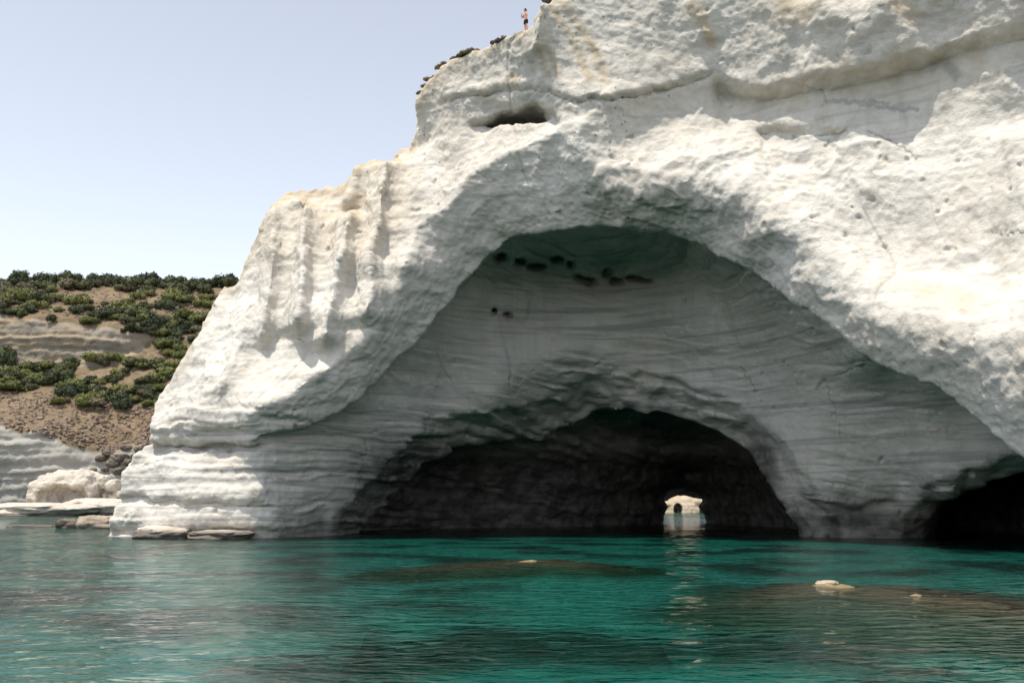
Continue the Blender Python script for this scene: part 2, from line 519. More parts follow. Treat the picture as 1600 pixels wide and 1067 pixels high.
# ribs of the left buttress
Y2 = ridge(Y2, [(470,318),(487,335),(484,387),(487,444),(480,520)], 2.6, 1.7, 0.7)
Y2 = ridge(Y2, [(556,345),(547,410),(536,440),(530,480),(515,545)], 2.8, 1.7, 0.75)
Y2 = ridge(Y2, [(612,262),(602,330),(600,369),(583,410),(589,462),(580,505)], 2.6, 1.6, 0.8)
Y2 = ridge(Y2, [(438,330),(436,420),(430,470),(415,540)], 1.8, 1.1, 0.6)
Y2 = ridge(Y2, [(567,262),(556,300),(545,330)], 1.2, 0.5, 1.2)
Y2 = ridge(Y2, [(400,470),(380,540),(350,610)], 1.0, 1.2, 0.7)
Y2 = ridge(Y2, [(655,240),(648,300),(632,360),(626,430)], 0.8, 1.6, 1.6)
def crease(Y, uv, out, w):
    P = F.trace(uv)
    return Y - out * np.exp(-seg_dist(X2 + 0.5 * WP, Z2 + 0.5 * WP, P[:, :2]) / w)
WP = fbm(np.stack([X2.ravel() * 0.5, Z2.ravel() * 0.5, X2.ravel() * 0], 1), 3).reshape(X2.shape)
# sharp shoulder where the outer face turns under into the arch
Y2 = crease(Y2, [(408,640),(450,622),(517,577),(585,520),(622,474),(645,400),(652,361),(690,335),(712,318),(730,287),(760,266),(790,249),(832,231),(870,217),(905,212)], 0.9, 1.3)
Y2 = crease(Y2, [(905,215),(918,275),(950,296),(1000,308),(1060,315),(1130,335),(1160,372),(1222,377)], 0.8, 1.2)
Y2 = crease(Y2, [(1222,378),(1240,402),(1268,443),(1318,474),(1385,511),(1430,532),(1475,564),(1600,622)], 0.7, 0.9)
# bedding breaks at the foot of the buttress
Y2 = ledge(Y2, [(215,684),(300,690),(345,692),(400,688),(470,684),(572,682),(660,678)], 1.5, 1.1)
Y2 = brow(Y2, [(225,668),(300,676),(400,660)], 0.5, 1.2)
Y2 = ledge(Y2, [(190,712),(260,704),(330,702),(400,700)], -0.7, 1.5)
Y2 = ledge(Y2, [(180,770),(300,778),(400,782),(500,790)], 0.8, 1.6)
Y2 = ledge(Y2, [(405,640),(430,646),(520,655),(600,655),(640,650)], 0.9, 0.9)
# overhangs of the upper wall
Y2 = ledge(Y2, [(1120,128),(1190,138),(1240,132),(1330,112),(1400,97),(1480,72),(1560,47),(1660,20)], 1.6, 2.0)
Y2 = brow(Y2, [(1120,128),(1190,138),(1240,132),(1330,112),(1400,97),(1480,72),(1560,47),(1660,20)], 0.6, 1.8)
Y2 = ledge(Y2, [(1188,192),(1230,190),(1280,196),(1326,190)], 0.8, 4.0, 1.0)
Y2 = brow(Y2, [(690,160),(760,150),(830,140),(860,150),(905,165),(960,160),(1050,135),(1110,120)], 0.9, 3.0)
Y2 = ledge(Y2, [(690,160),(760,150),(830,140),(860,150),(905,165),(960,160),(1050,135),(1110,120)], -0.7, 1.4)
Y2 = ledge(Y2, [(735,190),(770,183),(812,171),(835,163),(862,175),(875,190)], 1.2, 0.9, 0.8)
Y2 = ridge(Y2, [(1556,215),(1572,300),(1590,400),(1592,480),(1600,560)], 1.5, 0.5, 6.0)
Y2 = ridge(Y2, [(845,10),(843,40),(838,70),(832,95)], 0.9, 0.6, 0.5, 0.8)
Y2 = ridge(Y2, [(1085,0),(1092,40),(1100,75)], 0.7, 0.7, 0.6, 0.8)
Y2 = ridge(Y2, [(1275,0),(1290,25),(1300,45)], 0.7, 0.7, 0.6, 0.8)
Y2 = ridge(Y2, [(1365,0),(1370,30),(1368,52)], 0.9, 0.8, 0.5, 0.8)

# the cave: its back wall, in the cave's own frame
ga = np.arange(-32, 40, 0.16); gb = np.arange(-9, 24, 0.16)
GA, GB = np.meshgrid(ga, gb, indexing='ij')
Y2b = B(GA, GB)
JB = 0.35 * fbm(np.stack([ga * 0.55, ga * 0 + 4.7, ga * 0], 1), 3, 0.6)[:, None]
def bledge(uv, depth, decay, end=0.8):
    global Y2b
    Y2b = ledge(Y2b, uv, depth, decay, end, B, (GA, GB, JB))
bledge([(770,392),(800,405),(840,412),(870,404),(897,408),(900,428),(930,436)], 0.7, 0.5, 0.5)
bledge([(905,432),(930,437)], 0.6, 0.3, 0.3)
bledge([(945,428),(955,436),(972,440)], 0.6, 0.3, 0.3)
bledge([(978,433),(1000,438),(1024,434)], 0.6, 0.3, 0.4)
bledge([(660,650),(740,655),(800,672),(870,690)], 0.9, 0.8)
bledge([(640,684),(740,676),(800,690)], 1.2, 1.5)
bledge([(1250,770),(1330,790),(1400,775)], 0.6, 0.9)
# row of dark pockets and slots high on the back wall
for (pu, pv, pw, ph) in [(871,405,13,6),(893,413,6,7),(907,434,8,5.5),(923,439,10,5.5),(949,428,6,5.5),(966,441,11,5.5),(990,436,14,5),(1012,439,12,5),(838,417,15,5.5),(812,410,10,5),(782,403,10,7),(793,494,6,5),(772,488,4,5)]:
    P = B.trace([(pu, pv), (pu + pw, pv), (pu, pv - ph)])
    ra, rb = abs(P[1, 0] - P[0, 0]), abs(P[2, 1] - P[0, 1])
    q = ((GA - P[0, 0] + 0.5 * JB) / ra) ** 2 + ((GB - P[0, 1]) / rb) ** 2
    Y2b = Y2b + 1.5 * smooth((1.25 - q) / 0.6)
JM = 0.25 * fbm(np.stack([GA.ravel() * 0.6, GB.ravel() * 0.6, GA.ravel() * 0 + 8], 1), 3, 0.6).reshape(GA.shape)
dm = poly_sdf(GA, GB, MOUTH) + JM
d_in = poly_sdf(GA, GB, INNER) + JM
d_side = poly_sdf(GA, GB, SIDE) + JM
Y2f = Y2b + 1.5 * np.clip(d_in + 2.6 + 3 * JM, 0, 3.5) + 1.2 * np.clip(d_side + 1.6 + 3 * JM, 0, 3) 
def cave_frame(X, Y, Z):
    a, b = B.frame(X, Z, Y)
    i = np.clip((a - ga[0]) / 0.16, 0, len(ga) - 1.001); j = np.clip((b - gb[0]) / 0.16, 0, len(gb) - 1.001)
    return i, j, B.scale(Y)
def look(A, ij):
    i, j = ij[0].astype(np.int32), ij[1].astype(np.int32); fa, fb = ij[0] - i, ij[1] - j
    return (A[i, j] * (1 - fa) + A[i + 1, j] * fa) * (1 - fb) + (A[i, j + 1] * (1 - fa) + A[i + 1, j + 1] * fa) * fb
# wave-cut notch along the foot
Y2 = Y2 + 0.9 * np.exp(-((Z2 - 0.35 - 0.5 * LJ) / 0.5) ** 2)

# top of the headland
SIL = [(150,850,75),(184,770,76),(187,745,77),(205,725,77),(236,690,76.5),(224,664,76.5),(240,640,77.5),(258,612,78),(282,590,78.5),(300,555,77.6),(318,520,77.4),(332,480,77.4),(345,452,77.5),(372,440,77.5),(388,420,77.6),(405,385,77.7),(422,358,77.8),(438,318,77.8),(452,303,77.8),(500,298,77.6),(540,296,77.2),(552,290,77),
       (562,262,76.6),(578,254,76.5),(608,262,76.4),(613,238,76.3),(640,224,75.8),(652,212,75.4),(650,165,74),(662,140,73.6),(690,110,72.6),(725,88,70.9),(770,66,69),(806,52,67.4),(826,48,66.8),(836,22,66.3),(862,2,66),(900,-25,65.4),(1000,-55,64.4),(1200,-110,58),(1600,-150,51),(1900,-180,48)]
S = np.array(SIL, float)
sx, sz = unproj(S[:, 0], S[:, 1], S[:, 2])
sx = np.maximum.accumulate(sx + np.arange(len(sx)) * 1e-3)
ZT = np.interp(xs, sx, sz)
ZT[xs < sx[0]] = -9
nz = fbm(np.stack([xs * 0.9, xs * 0, xs * 0 + 3], 1), 4, 0.65) * np.where(xs < -8, 0.9, 0.4)
ZT = np.where(ZT > 3, ZT + nz, ZT)

Fv = np.empty((len(xs), len(ys), len(zs)), np.float32)
back = 130.0 + 3 * np.sin(xs * 0.2)
for i in range(len(xs)):
    f = ys[:, None] - Y2[i][None, :]
    yy = ys - np.min(Y2[i][zs > ZT[i] - 6]) if (zs > ZT[i] - 6).any() else ys * 0
    top = ZT[i] + 0.03 * np.maximum(yy, 0) * (ZT[i] > 20) + 0.5 * np.sin(ys * 0.5 + xs[i] * 0.3) * smooth(yy / 12)
    f = np.minimum(f, (top[:, None] - zs[None, :]))
    f = np.minimum(f, (back[i] - ys)[:, None])
    Fv[i] = f
# tunnel right through the headland, a blind cave at the right, the small window up high
ex, ez = unproj(1060, 785, 130.0)
d_win = poly_sdf(X2, Z2, WINDOW)
for i in range(len(xs)):
    if xs[i] > -26:
        yy, zz = np.meshgrid(ys, zs, indexing='ij')
        ij = cave_frame(xs[i], yy, zz); kk = ij[2]
        g = np.minimum(look(dm, ij) * kk, look(Y2f, ij) - yy)
        g = np.minimum(g, yy - 46)
        t = np.clip((yy - 90) / (128 - 90), 0, 1)
        e = 1 - np.sqrt(((xs[i] - ex) / 2.7) ** 2 + (np.maximum(zs, 0) / 4.6) ** 2) + 0.12 * np.sin(zs * 2.1 + 1) * (zs > 1)
        w = smooth(t)
        tn = look(d_in, ij) * kk * (1 - w) + e[None, :] * 3.0 * w
        tn = np.where(yy > 66, tn, -5)
        sd_ = np.minimum(look(d_side, ij) * kk, (114 - yy) * 0.5)
        sd_ = np.where(yy > 50, np.minimum(sd_, 42.5 - xs[i]), -5)
        Fv[i] = np.minimum(Fv[i], -np.maximum(np.maximum(g, tn), sd_))
    if -4 < xs[i] < 6:
        g = d_win[i][None, :] + 0.06 * np.clip(ys[:, None] - Y2[i][None, :], 0, 4) + 0 * ys[:, None]
        g = np.minimum(g, (Y2[i][None, :] + 4.5 - ys[:, None]) * 0.5)
        Fv[i] = np.minimum(Fv[i], -g)
Fv[0] = Fv[-1] = -1; Fv[:, 0] = Fv[:, -1] = -1; Fv[:, :, 0] = Fv[:, :, -1] = -1
V, Q = surface_nets(Fv, xs, ys, zs)
del Fv
V = relax(V, Q, 1, 0.4)
cen = V[Q].mean(1)
sel = (cen[:, 1] < 88) & (np.abs(cen[:, 0]) < 31) & (cen[:, 2] > -0.6)
V, Q = subdivide(V, Q, sel)
N = normals(V, Q)

# relief
inside = np.clip(np.interp(V[:, 0], xs, np.arange(len(xs))), 0, len(xs) - 1.001)
def samp(A, V):
    a = np.clip(np.interp(V[:, 0], xs, np.arange(len(xs))), 0, len(xs) - 1.001); b = np.clip(np.interp(V[:, 2], zs, np.arange(len(zs))), 0, len(zs) - 1.001)
    i, j = a.astype(int), b.astype(int); fa, fb = a - i, b - j
    return (A[i, j] * (1 - fa) + A[i + 1, j] * fa) * (1 - fb) + (A[i, j + 1] * (1 - fa) + A[i + 1, j + 1] * fa) * fb
ijv = cave_frame(V[:, 0], V[:, 1], V[:, 2])
incave = smooth(look(dm, ijv) + 0.3) * smooth((V[:, 1] - samp(Y2, V)) / 1.0 - 0.2)
x, y, z = V.T
lowleft = smooth((10.5 - z) / 3) * smooth((-9 - x) / 4 + 1)
warp = fbm(V / 7.0, 2)
s = z + 0.22 * np.maximum(x + 4, -2) + 0.9 * warp
def bed(s, freq, seed): return perlin(np.stack([s * freq, np.full_like(s, seed) + 0.03 * x, 0.03 * y], 1))
strata = bed(s, 1.1, 3.3) * 0.6 + bed(s, 2.7, 9.1) * 0.4
big = fbm(V / 5.5 + 4, 3)
med = fbm(V / 1.5, 3, 0.55)
rid = fbm(V / 2.4 + 31, 3, 0.5, True)
lumpy = smooth((fbm(V / 9 + 50, 2) + 0.1) * 3)
lowband = smooth((27 - z) / 2) * smooth((z - 20) / 2) * smooth((x - 4) / 3) * smooth((24 - x) / 3)
disp = big * 0.24 + med * (0.06 + 0.09 * lumpy) * (1 - 0.55 * incave) + (rid - 0.2) * 0.13 * (1 - 0.6 * incave) + rid * 0.25 * lowband
disp += strata * (0.05 + 0.20 * lowleft + 0.09 * incave)
fine = fbm(V / 0.42, 2)
sp = s * 0.85 + 0.9 * bed(s, 0.4, 21.0) + 0.25 * fbm(V / 3.0 + 70, 2)
saw = sp - np.floor(sp)
patch = smooth((fbm(V / 4.5 + 90, 3) + 0.12) * 4)
disp += (0.5 - saw) * -0.26 * patch * (0.12 + 0.9 * incave + 0.5 * lowleft)
jn = fbm(np.stack([x / 5.0 + 0.3 * z / 5.0, y / 5.0, z / 14.0], 1) * 0.6 + 12, 2, 0.35)
joint = np.exp(-(jn / 0.011) ** 2) * smooth((fbm(V / 6 + 33, 2) - 0.14) * 6)
disp -= joint * 0.10
pit = smooth((fbm(V / 0.9 + 44, 2) - 0.42) * 8) * smooth((fbm(V / 6 + 61, 2) + 0.05) * 5)
disp -= pit * 0.18
scal = np.abs(fbm(V / 3.2 + 15, 3, 0.5))            # flaked, scalloped scars with sharp arrises
disp += (0.28 - scal) * 0.38 * (1 - 0.5 * incave)
disp += fine * 0.065 * (1 - 0.5 * incave)
# flutes down the buttress
fl = perlin(np.stack([x * 0.9 + 0.35 * warp, z * 0.07, y * 0.2], 1))
disp += fl * 0.28 * smooth((-5 - x) / 4) * smooth((z - 10) / 3)
# joints and cracks
cr = np.zeros(len(V))
for surf, uv, wd in [(B, [(1160,575),(1172,592),(1180,612),(1196,632)], 0.07), (B, [(1292,600),(1304,630),(1312,660),(1314,690)], 0.06), (B, [(1278,608),(1290,592),(1320,582),(1345,570),(1362,566)], 0.10),
                     (B, [(572,690),(571,715),(560,760),(556,790)], 0.06), (B, [(1360,535),(1368,548)], 0.12),
                     (F, [(1100,268),(1160,300),(1150,250)], 0.0), (F, [(1360,205),(1400,222),(1440,250)], 0.06), (F, [(1510,362),(1550,368),(1600,375)], 0.04)]:
    if wd == 0: continue
    P = surf.trace(uv)
    ca, cb = B.frame(x, z, y) if surf is B else (x, z)
    dd = seg_dist(ca + 0.35 * med + 0.1 * fine, cb + 0.3 * fine, P[:, :2])
    m = 0.55 * np.exp(-(dd / (0.7 * wd)) ** 2) * smooth(med * 2 + 0.75) * (np.abs(y - P[:, 2].mean()) < 6)
    cr = np.maximum(cr, m)
disp -= cr * 0.15
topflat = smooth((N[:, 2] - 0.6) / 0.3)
V = V + N * (disp * np.where(y > 90, 1.5, 1))[:, None]

# mineral stains, with buttress and cave shade painted in as well
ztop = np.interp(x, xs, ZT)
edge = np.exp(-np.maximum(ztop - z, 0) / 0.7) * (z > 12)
tan = 0.75 * edge + 0.55 * topflat * (z > 12) + 0.32 * smooth((-6 - x) / 3) * smooth((z - 18) / 6)  # last term paints the beige shade of the left buttress top
for uv, wd in [([(858,10),(880,40),(905,80),(922,130)], 0.28), ([(880,8),(905,45),(930,85),(945,135)], 0.40), ([(850,70),(862,95),(872,125)], 0.22), ([(838,75),(850,105),(858,130)], 0.2), ([(868,15),(890,60),(915,120)], 0.15),
               ([(1080,20),(1098,50),(1110,70)], 0.4), ([(1230,10),(1260,20)], 0.7), ([(1400,10),(1420,25)], 0.6)]:
    P = F.trace(uv)
    tan = np.maximum(tan, 0.75 * np.exp(-(seg_dist(x + 0.25 * med, z, P[:, :2]) / wd) ** 2))
P = F.trace([(1200,150),(1290,130),(1380,110),(1450,95),(1560,75)])
tan = np.maximum(tan, 0.5 * np.exp(-(seg_dist(x, z, P[:, :2]) / 0.9) ** 2) * smooth(med * 2 + 0.6))
for (u0, v0, r0) in [(797,130,.35),(747,156,.3),(560,318,.9),(1250,25,.6)]:
    P = F.trace([(u0, v0), (u0 + 8, v0)])
    tan = np.maximum(tan, 0.8 * np.exp(-(seg_dist(x, z, P[:, :2]) / r0) ** 2))
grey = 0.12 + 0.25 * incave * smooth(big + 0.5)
for (u0, v0, u1, v1, r0) in [(1112,258,1150,246,.35),(1494,90,1504,112,.18),(1300,152,1390,156,.12),(1350,160,1440,166,.1),(1210,215,1300,220,.4)]:
    P = F.trace([(u0, v0), (u1, v1)])
    a = 0.7 if r0 < 0.4 else 0.35
    grey = np.maximum(grey, a * smooth(1.6 - seg_dist(x + 0.3 * med, z + 0.3 * fine, P[:, :2]) / r0))
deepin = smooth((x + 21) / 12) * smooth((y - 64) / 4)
wet_shade = smooth((0.7 + 3.8 * deepin + 1.6 * big + 0.8 * med - z) / (1.2 + 2.2 * deepin)) * (0.5 + 0.4 * deepin)  # tidal and algae band, raised inside the cave to paint its shade
wet_shade = np.maximum(wet_shade, 0.9 * smooth((y - 75.5) / 5) * smooth((9 - z) / 3) * deepin)  # darkness of the tunnel painted into the rock colour
pebbly = smooth((z - 24) / 3) * smooth((14 - x) / 4)
bedding = np.clip(0.4 + 0.5 * incave + 0.5 * lowleft, 0, 1)
cliff = mesh_obj('cliff', V, Q, M_CHALK, attrs=dict(tan=np.clip(tan, 0, 1), grey=np.clip(grey, 0, 1), wet_shade=np.clip(wet_shade, 0, 1), pebbly=pebbly, bedding=bedding, crack=np.clip(np.maximum(cr, 0.2 * joint), 0, 1)))
tag(cliff, 'white chalk sea cliff with a huge arched cave and a tunnel at the water', 'cliff', kind='structure')
print('cliff', len(V), len(Q))

# ------------------------------------------------------------------ sea and sea bed
def water_material():
    m = NT('sea_water')
    P = m.coords()
    w1 = m.noise(m.mapping(P, (0.55, 1.0, 1.0), (0, 0, R(12))), 2.0, 2, 0.5, 0.3)
    w2 = m.noise(m.mapping(P, (0.6, 1.0, 1.0), (0, 0, R(-9))), 6.0, 2, 0.5, 0.3)
    nrm = m.bump(w2, 1.0, 0.028, m.bump(w1, 1.0, 0.12))
    fr = m.n('ShaderNodeFresnel'); fr.inputs['IOR'].default_value = 1.33; m.set(fr.inputs['Normal'], nrm)
    gl = m.n('ShaderNodeBsdfGlossy'); gl.inputs['Roughness'].default_value = 0.03; m.set(gl.inputs['Normal'], nrm)
    rf = m.n('ShaderNodeBsdfRefraction'); rf.inputs['IOR'].default_value = 1.33; rf.inputs['Roughness'].default_value = 0.0; m.set(rf.inputs['Normal'], nrm)
    tr = m.n('ShaderNodeBsdfTransparent')
    mx = m.n('ShaderNodeMixShader'); mx.inputs[0].default_value = 0.36
    m.t.links.new(rf.outputs[0], mx.inputs[1]); m.t.links.new(tr.outputs[0], mx.inputs[2])
    mf = m.n('ShaderNodeMixShader')
    m.set(mf.inputs[0], fr.outputs[0])
    m.t.links.new(mx.outputs[0], mf.inputs[1]); m.t.links.new(gl.outputs[0], mf.inputs[2])
    m.t.links.new(mf.outputs[0], m.out.inputs['Surface'])
    va = m.n('ShaderNodeVolumeAbsorption')
    va.inputs['Color'].default_value = (0.0, 0.875, 0.86, 1)
    va.inputs['Density'].default_value = 0.30
    m.t.links.new(va.outputs[0], m.out.inputs['Volume'])
    return m.m
def grid(xs, ys, fz):
    X, Yg = np.meshgrid(xs, ys, indexing='ij')
    V = np.stack([X.ravel(), Yg.ravel(), fz(X.ravel(), Yg.ravel())], 1)
    n, k = len(xs), len(ys)
    i = np.arange(n * k).reshape(n, k)
    return V, np.stack([i[:-1, :-1], i[1:, :-1], i[1:, 1:], i[:-1, 1:]], -1).reshape(-1, 4)
gx = np.concatenate([np.linspace(-900, -110, 14), np.arange(-100, -45, 2.0), np.arange(-45, 45, 0.3), np.arange(45, 100, 3.0), np.linspace(110, 900, 14)])
gy = np.concatenate([np.linspace(-300, 4, 12), np.arange(6, 95, 0.3), np.arange(95, 300, 3.0), np.linspace(310, 1200, 14)])
def waves(x, y):
    p = np.stack([x * 0.45, y * 0.8, x * 0], 1)
    return 0.05 * fbm(p, 3, 0.5).astype(float) * (np.abs(x) < 60) * (y < 100)
Vw, Qw = grid(gx, gy, waves)
nw = len(Vw)
ring = np.arange(nw).reshape(len(gx), len(gy))
loop = np.concatenate([ring[:, 0], ring[-1, 1:], ring[-2::-1, -1], ring[0, -2:0:-1]])
bot = Vw[loop].copy(); bot[:, 2] = -14
k = len(loop)
bi = nw + np.arange(k)
sides = np.stack([loop, bi, np.roll(bi, -1), np.roll(loop, -1)], 1)
bc = nw + k
Vb = np.concatenate([Vw, bot, [[0, 300, -14.0]]])
fan = np.stack([bi, np.full(k, bc), np.full(k, bc), np.roll(bi, -1)], 1)
me = bpy.data.meshes.new('sea')
me.from_pydata(Vb.tolist(), [], Qw.tolist() + sides.tolist() + [[int(a), bc, int(b)] for a, b in zip(bi, np.roll(bi, -1))])
me.update()
me.polygons.foreach_set('use_smooth', np.ones(len(me.polygons), bool))
me.materials.append(water_material())
sea = bpy.data.objects.new('sea', me); COL.objects.link(sea)
tag(sea, 'clear teal green sea water rippling in front of the cave', 'sea', kind='structure')

def seabed_z(x, y):
    p = np.stack([x / 9.0, y / 14.0, x * 0 + 5], 1)
    z = -3.9 + 1.0 * fbm(p, 3)
    z = z - 2.0 * smooth((-12 - x) / 14)
    w = weed(x, y)
    return z + 0.9 * w * (0.6 + 0.6 * fbm(np.stack([x / 1.3, y / 1.3, x * 0], 1), 2))
def weed(x, y):
    p = np.stack([x / 6.0 + 3, y / 5.0, x * 0 + 9], 1)
    return smooth((fbm(p, 4, 0.55) + 0.02) * 5)
bx_ = np.concatenate([np.linspace(-900, -70, 10), np.arange(-60, 50, 0.5), np.linspace(60, 900, 10)])
by_ = np.concatenate([np.linspace(-300, 4, 8), np.arange(5, 95, 0.5), np.linspace(100, 1200, 14)])
Vs, Qs = grid(bx_, by_, lambda x, y: seabed_z(x, y).astype(float))
mb = NT('sea_bed_sand')
Pn = mb.coords()
sand = mb.mix(mb.noise(Pn, 0.5, 4), (0.68, 0.64, 0.53), (0.78, 0.74, 0.63))
sand = mb.mix(mb.math('MULTIPLY', mb.attr('weed'), mb.ramp(mb.noise(Pn, 1.2, 4), [(0.3, 0.6), (0.6, 1.0)])), sand, (0.035, 0.045, 0.03))
mb.principled(sand, 0.95, mb.bump(mb.noise(Pn, 2.0, 4), 0.5, 0.2), 0.1)
bedo = mesh_obj('sea_bed', Vs, Qs, mb.m, attrs=dict(weed=weed(Vs[:, 0], Vs[:, 1])))
tag(bedo, 'pale sand sea bed with dark weed patches under the clear water', 'sea bed', kind='structure')

# ------------------------------------------------------------------ the hill across the bay
HILL = [(-60,790,217),(0,792,217),(60,792,217),(110,790,217),(160,790,216),(230,790,216),(330,790,216),(500,790,214),
 (-60,665,215.4),(0,662,215.6),(55,668,216),(100,700,216.4),(70,690,216),(110,712,217),(120,735,217.5),(160,745,218),(230,745,217),(330,740,217),(500,740,216),
 (0,640,226),(100,640,229),(60,660,222),(150,680,224),(200,660,228),(230,700,221),(330,690,222),(180,715,220),
 (0,608,236),(100,600,240),(200,610,237),(300,590,240),(500,600,238),(-60,600,237),
 (0,578,247),(60,582,247),(110,578,248),(170,566,249),(207,556,250),(-60,575,247),
 (0,486,249.5),(60,492,250),(110,500,250.5),(170,505,251),(210,520,251.5),(-60,486,249.5),
 (240,560,250),(232,530,255),(260,520,259),(300,540,256),(350,520,260),(500,520,262),
 (0,470,262),(60,478,260),(110,482,260),(200,490,264),(300,480,272),(400,480,274),(500,490,274),(-60,470,262),
 (0,445,285),(100,447,285),(200,452,286),(300,452,288),(400,455,288),
 (-60,428,312),(0,428,312),(60,430,312),(120,432,312),(200,440,312),(260,442,312),(330,442,312),(400,446,312),(500,450,312)]
HF = RBF(HILL, 1.5)
hx = np.arange(-195, -35, 0.45)
hz = np.concatenate([np.arange(-3, 71.0, 0.4)])
HX, HZ = np.meshgrid(hx, hz, indexing='ij')
HY = HF(HX, HZ)
HY = np.maximum.accumulate(np.maximum(HY, 205), axis=1) * 0.35 + 0.65 * HY
zk = np.array([unproj(a, b, 312.0) for a, b in ((-60, 427), (0, 427), (120, 431), (200, 439), (330, 441), (500, 449))])
zsky = np.interp(hx, zk[:, 0], zk[:, 1])[:, None]
# beyond the skyline the top runs on level
over = np.maximum(HZ - zsky, 0)
p3 = np.stack([HX.ravel() / 8, HY.ravel() / 8, HZ.ravel() / 8], 1)
n1 = fbm(p3, 4, 0.55).reshape(HX.shape)
n2 = fbm(p3 * 4.5 + 9, 3, 0.6).reshape(HX.shape)
n3 = perlin(np.stack([HX.ravel() / 60, HX.ravel() * 0 + 2, (HZ.ravel() + 1.5 * n1.ravel()) * 0.9], 1)).reshape(HX.shape)
gz = np.gradient(HY, axis=1) / 0.4
steep = smooth((1.2 - gz) / 0.8)
HYd = HY + n1 * (1.2 + 1.2 * (1 - steep)) + n2 * 0.5 + n3 * 0.7 * steep
HZd = np.where(over > 0, zsky + 0.03 * over + 0.4 * n1, HZ + n2 * 0.15)
HYd = np.where(over > 0, HYd + over * 14, HYd)
idx = np.arange(HX.size).reshape(HX.shape)
Qh = np.stack([idx[:-1, :-1], idx[1:, :-1], idx[1:, 1:], idx[:-1, 1:]], -1).reshape(-1, 4)
mh = NT('hill_earth')
Pn = mh.coords()
soil = mh.mix(mh.ramp(mh.noise(Pn, 0.12, 4), [(0.35, 0), (0.65, 1)]), (0.20, 0.145, 0.09), (0.27, 0.205, 0.135))
soil = mh.mix(mh.ramp(mh.noise(Pn, 1.3, 5, 0.7), [(0.5, 0), (0.68, 0.9)]), soil, (0.12, 0.085, 0.065))
soil = mh.mix(mh.ramp(mh.noise(Pn, 0.35, 5, 0.65), [(0.5, 0), (0.62, 0.7)]), soil, (0.12, 0.11, 0.055))
tuff = mh.mix(mh.ramp(mh.noise(mh.mapping(Pn, (0.08, 0.08, 0.5), (0, R(4), 0)), 1.0, 6, 0.65, 0.3), [(0.4, 0), (0.6, 1)]), (0.38, 0.30, 0.21), (0.29, 0.26, 0.22))
tuff = mh.mix(mh.ramp(mh.noise(Pn, 0.5, 5, 0.65), [(0.55, 0), (0.72, 0.8)]), tuff, (0.17, 0.13, 0.095))
colh = mh.mix(mh.attr('cliffy'), soil, tuff)
colh = mh.mix(mh.attr('pale'), colh, mh.mix(mh.noise(mh.mapping(Pn, (0.05, 0.05, 0.6)), 1.0, 5, 0.6), (0.33, 0.32, 0.29), (0.47, 0.44, 0.39)))
mh.principled(colh, 0.95, mh.bump(mh.noise(Pn, 1.6, 6, 0.65), 0.7, 0.5), 0.1)
cl = smooth(steep * 1.6 - 0.3)
pale = smooth((22.5 + 2.5 * n1 - HZ) / 2.0) * cl
hill = mesh_obj('hill', np.stack([HX.ravel(), HYd.ravel(), HZd.ravel()], 1), Qh, mh.m, attrs=dict(cliffy=cl.ravel(), pale=pale.ravel()))
tag(hill, 'scrub covered hill with a tan rock band across the bay', 'hill', kind='structure')

# ------------------------------------------------------------------ shrubs
M_DARKGREEN = foliage_material('dark_green_foliage', (0.035, 0.046, 0.024), (0.085, 0.095, 0.045))
M_GREEN = foliage_material('olive_green_foliage', (0.08, 0.095, 0.03), (0.17, 0.17, 0.06))
M_DRY = foliage_material('dry_foliage', (0.16, 0.14, 0.075), (0.26, 0.22, 0.12))
def shrub_mesh(name, mat, seed, nb=11, leaves=650, h=0.62, leaf=0.085):
    r = np.random.default_rng(seed)
    V, Qd = [], []
    bl = []
    for b in range(nb):
        a, d = r.uniform(0, 2 * math.pi), math.sqrt(r.uniform(0, 1)) * 0.66
        rad = r.uniform(0.22, 0.4)
        bl.append((d * math.cos(a), d * math.sin(a), max(0.12, h * (1 - d * d) * r.uniform(0.55, 0.95)), rad))
    for (cx, cy, cz, rad) in bl:          # dense heart of twigs and leaves
        n0 = len(V)
        for i in range(5):
            th = math.pi * i / 4
            for j in range(7):
                ph = 2 * math.pi * j / 7
                q = 0.80 * rad * r.uniform(0.85, 1.1)
                V.append((cx + q * math.sin(th) * math.cos(ph), cy + q * math.sin(th) * math.sin(ph), max(-0.1, cz + q * 0.8 * math.cos(th))))
        for i in range(4):
            for j in range(7):
                Qd.append((n0 + i * 7 + j, n0 + (i + 1) * 7 + j, n0 + (i + 1) * 7 + (j + 1) % 7, n0 + i * 7 + (j + 1) % 7))
    for k in range(leaves):
        cx, cy, cz, rad = bl[r.integers(nb)]
        n = r.normal(size=3); n /= np.linalg.norm(n); n[2] = abs(n[2]) if r.random() < 0.75 else n[2]
        q = rad * r.uniform(0.78, 1.14)
        c = np.array([cx + q * n[0], cy + q * n[1], max(-0.05, cz + 0.85 * q * n[2])])
        t = np.cross(n + r.normal(size=3) * 0.5, r.normal(size=3)); t /= np.linalg.norm(t)
        b2 = np.cross(n, t); b2 /= max(np.linalg.norm(b2), 1e-6)
        s1, s2 = leaf * r.uniform(0.6, 1.2), leaf * r.uniform(0.4, 0.9)
        n0 = len(V)
        for e, g in ((-1, 0), (0, -1), (1, 0), (0, 1)):
            V.append(tuple(c + t * e * s1 + b2 * g * s2 + n * 0.02 * e))
        Qd.append((n0, n0 + 1, n0 + 2, n0 + 3))
    me = bpy.data.meshes.new(name)
    me.from_pydata([tuple(map(float, v)) for v in V], [], Qd); me.update()
    me.materials.append(mat)
    return me
SH_D = [shrub_mesh('shrub', M_DARKGREEN, 100 + i) for i in range(4)]
M_BROWN = foliage_material('grey_brown_foliage', (0.10, 0.085, 0.055), (0.17, 0.15, 0.09))
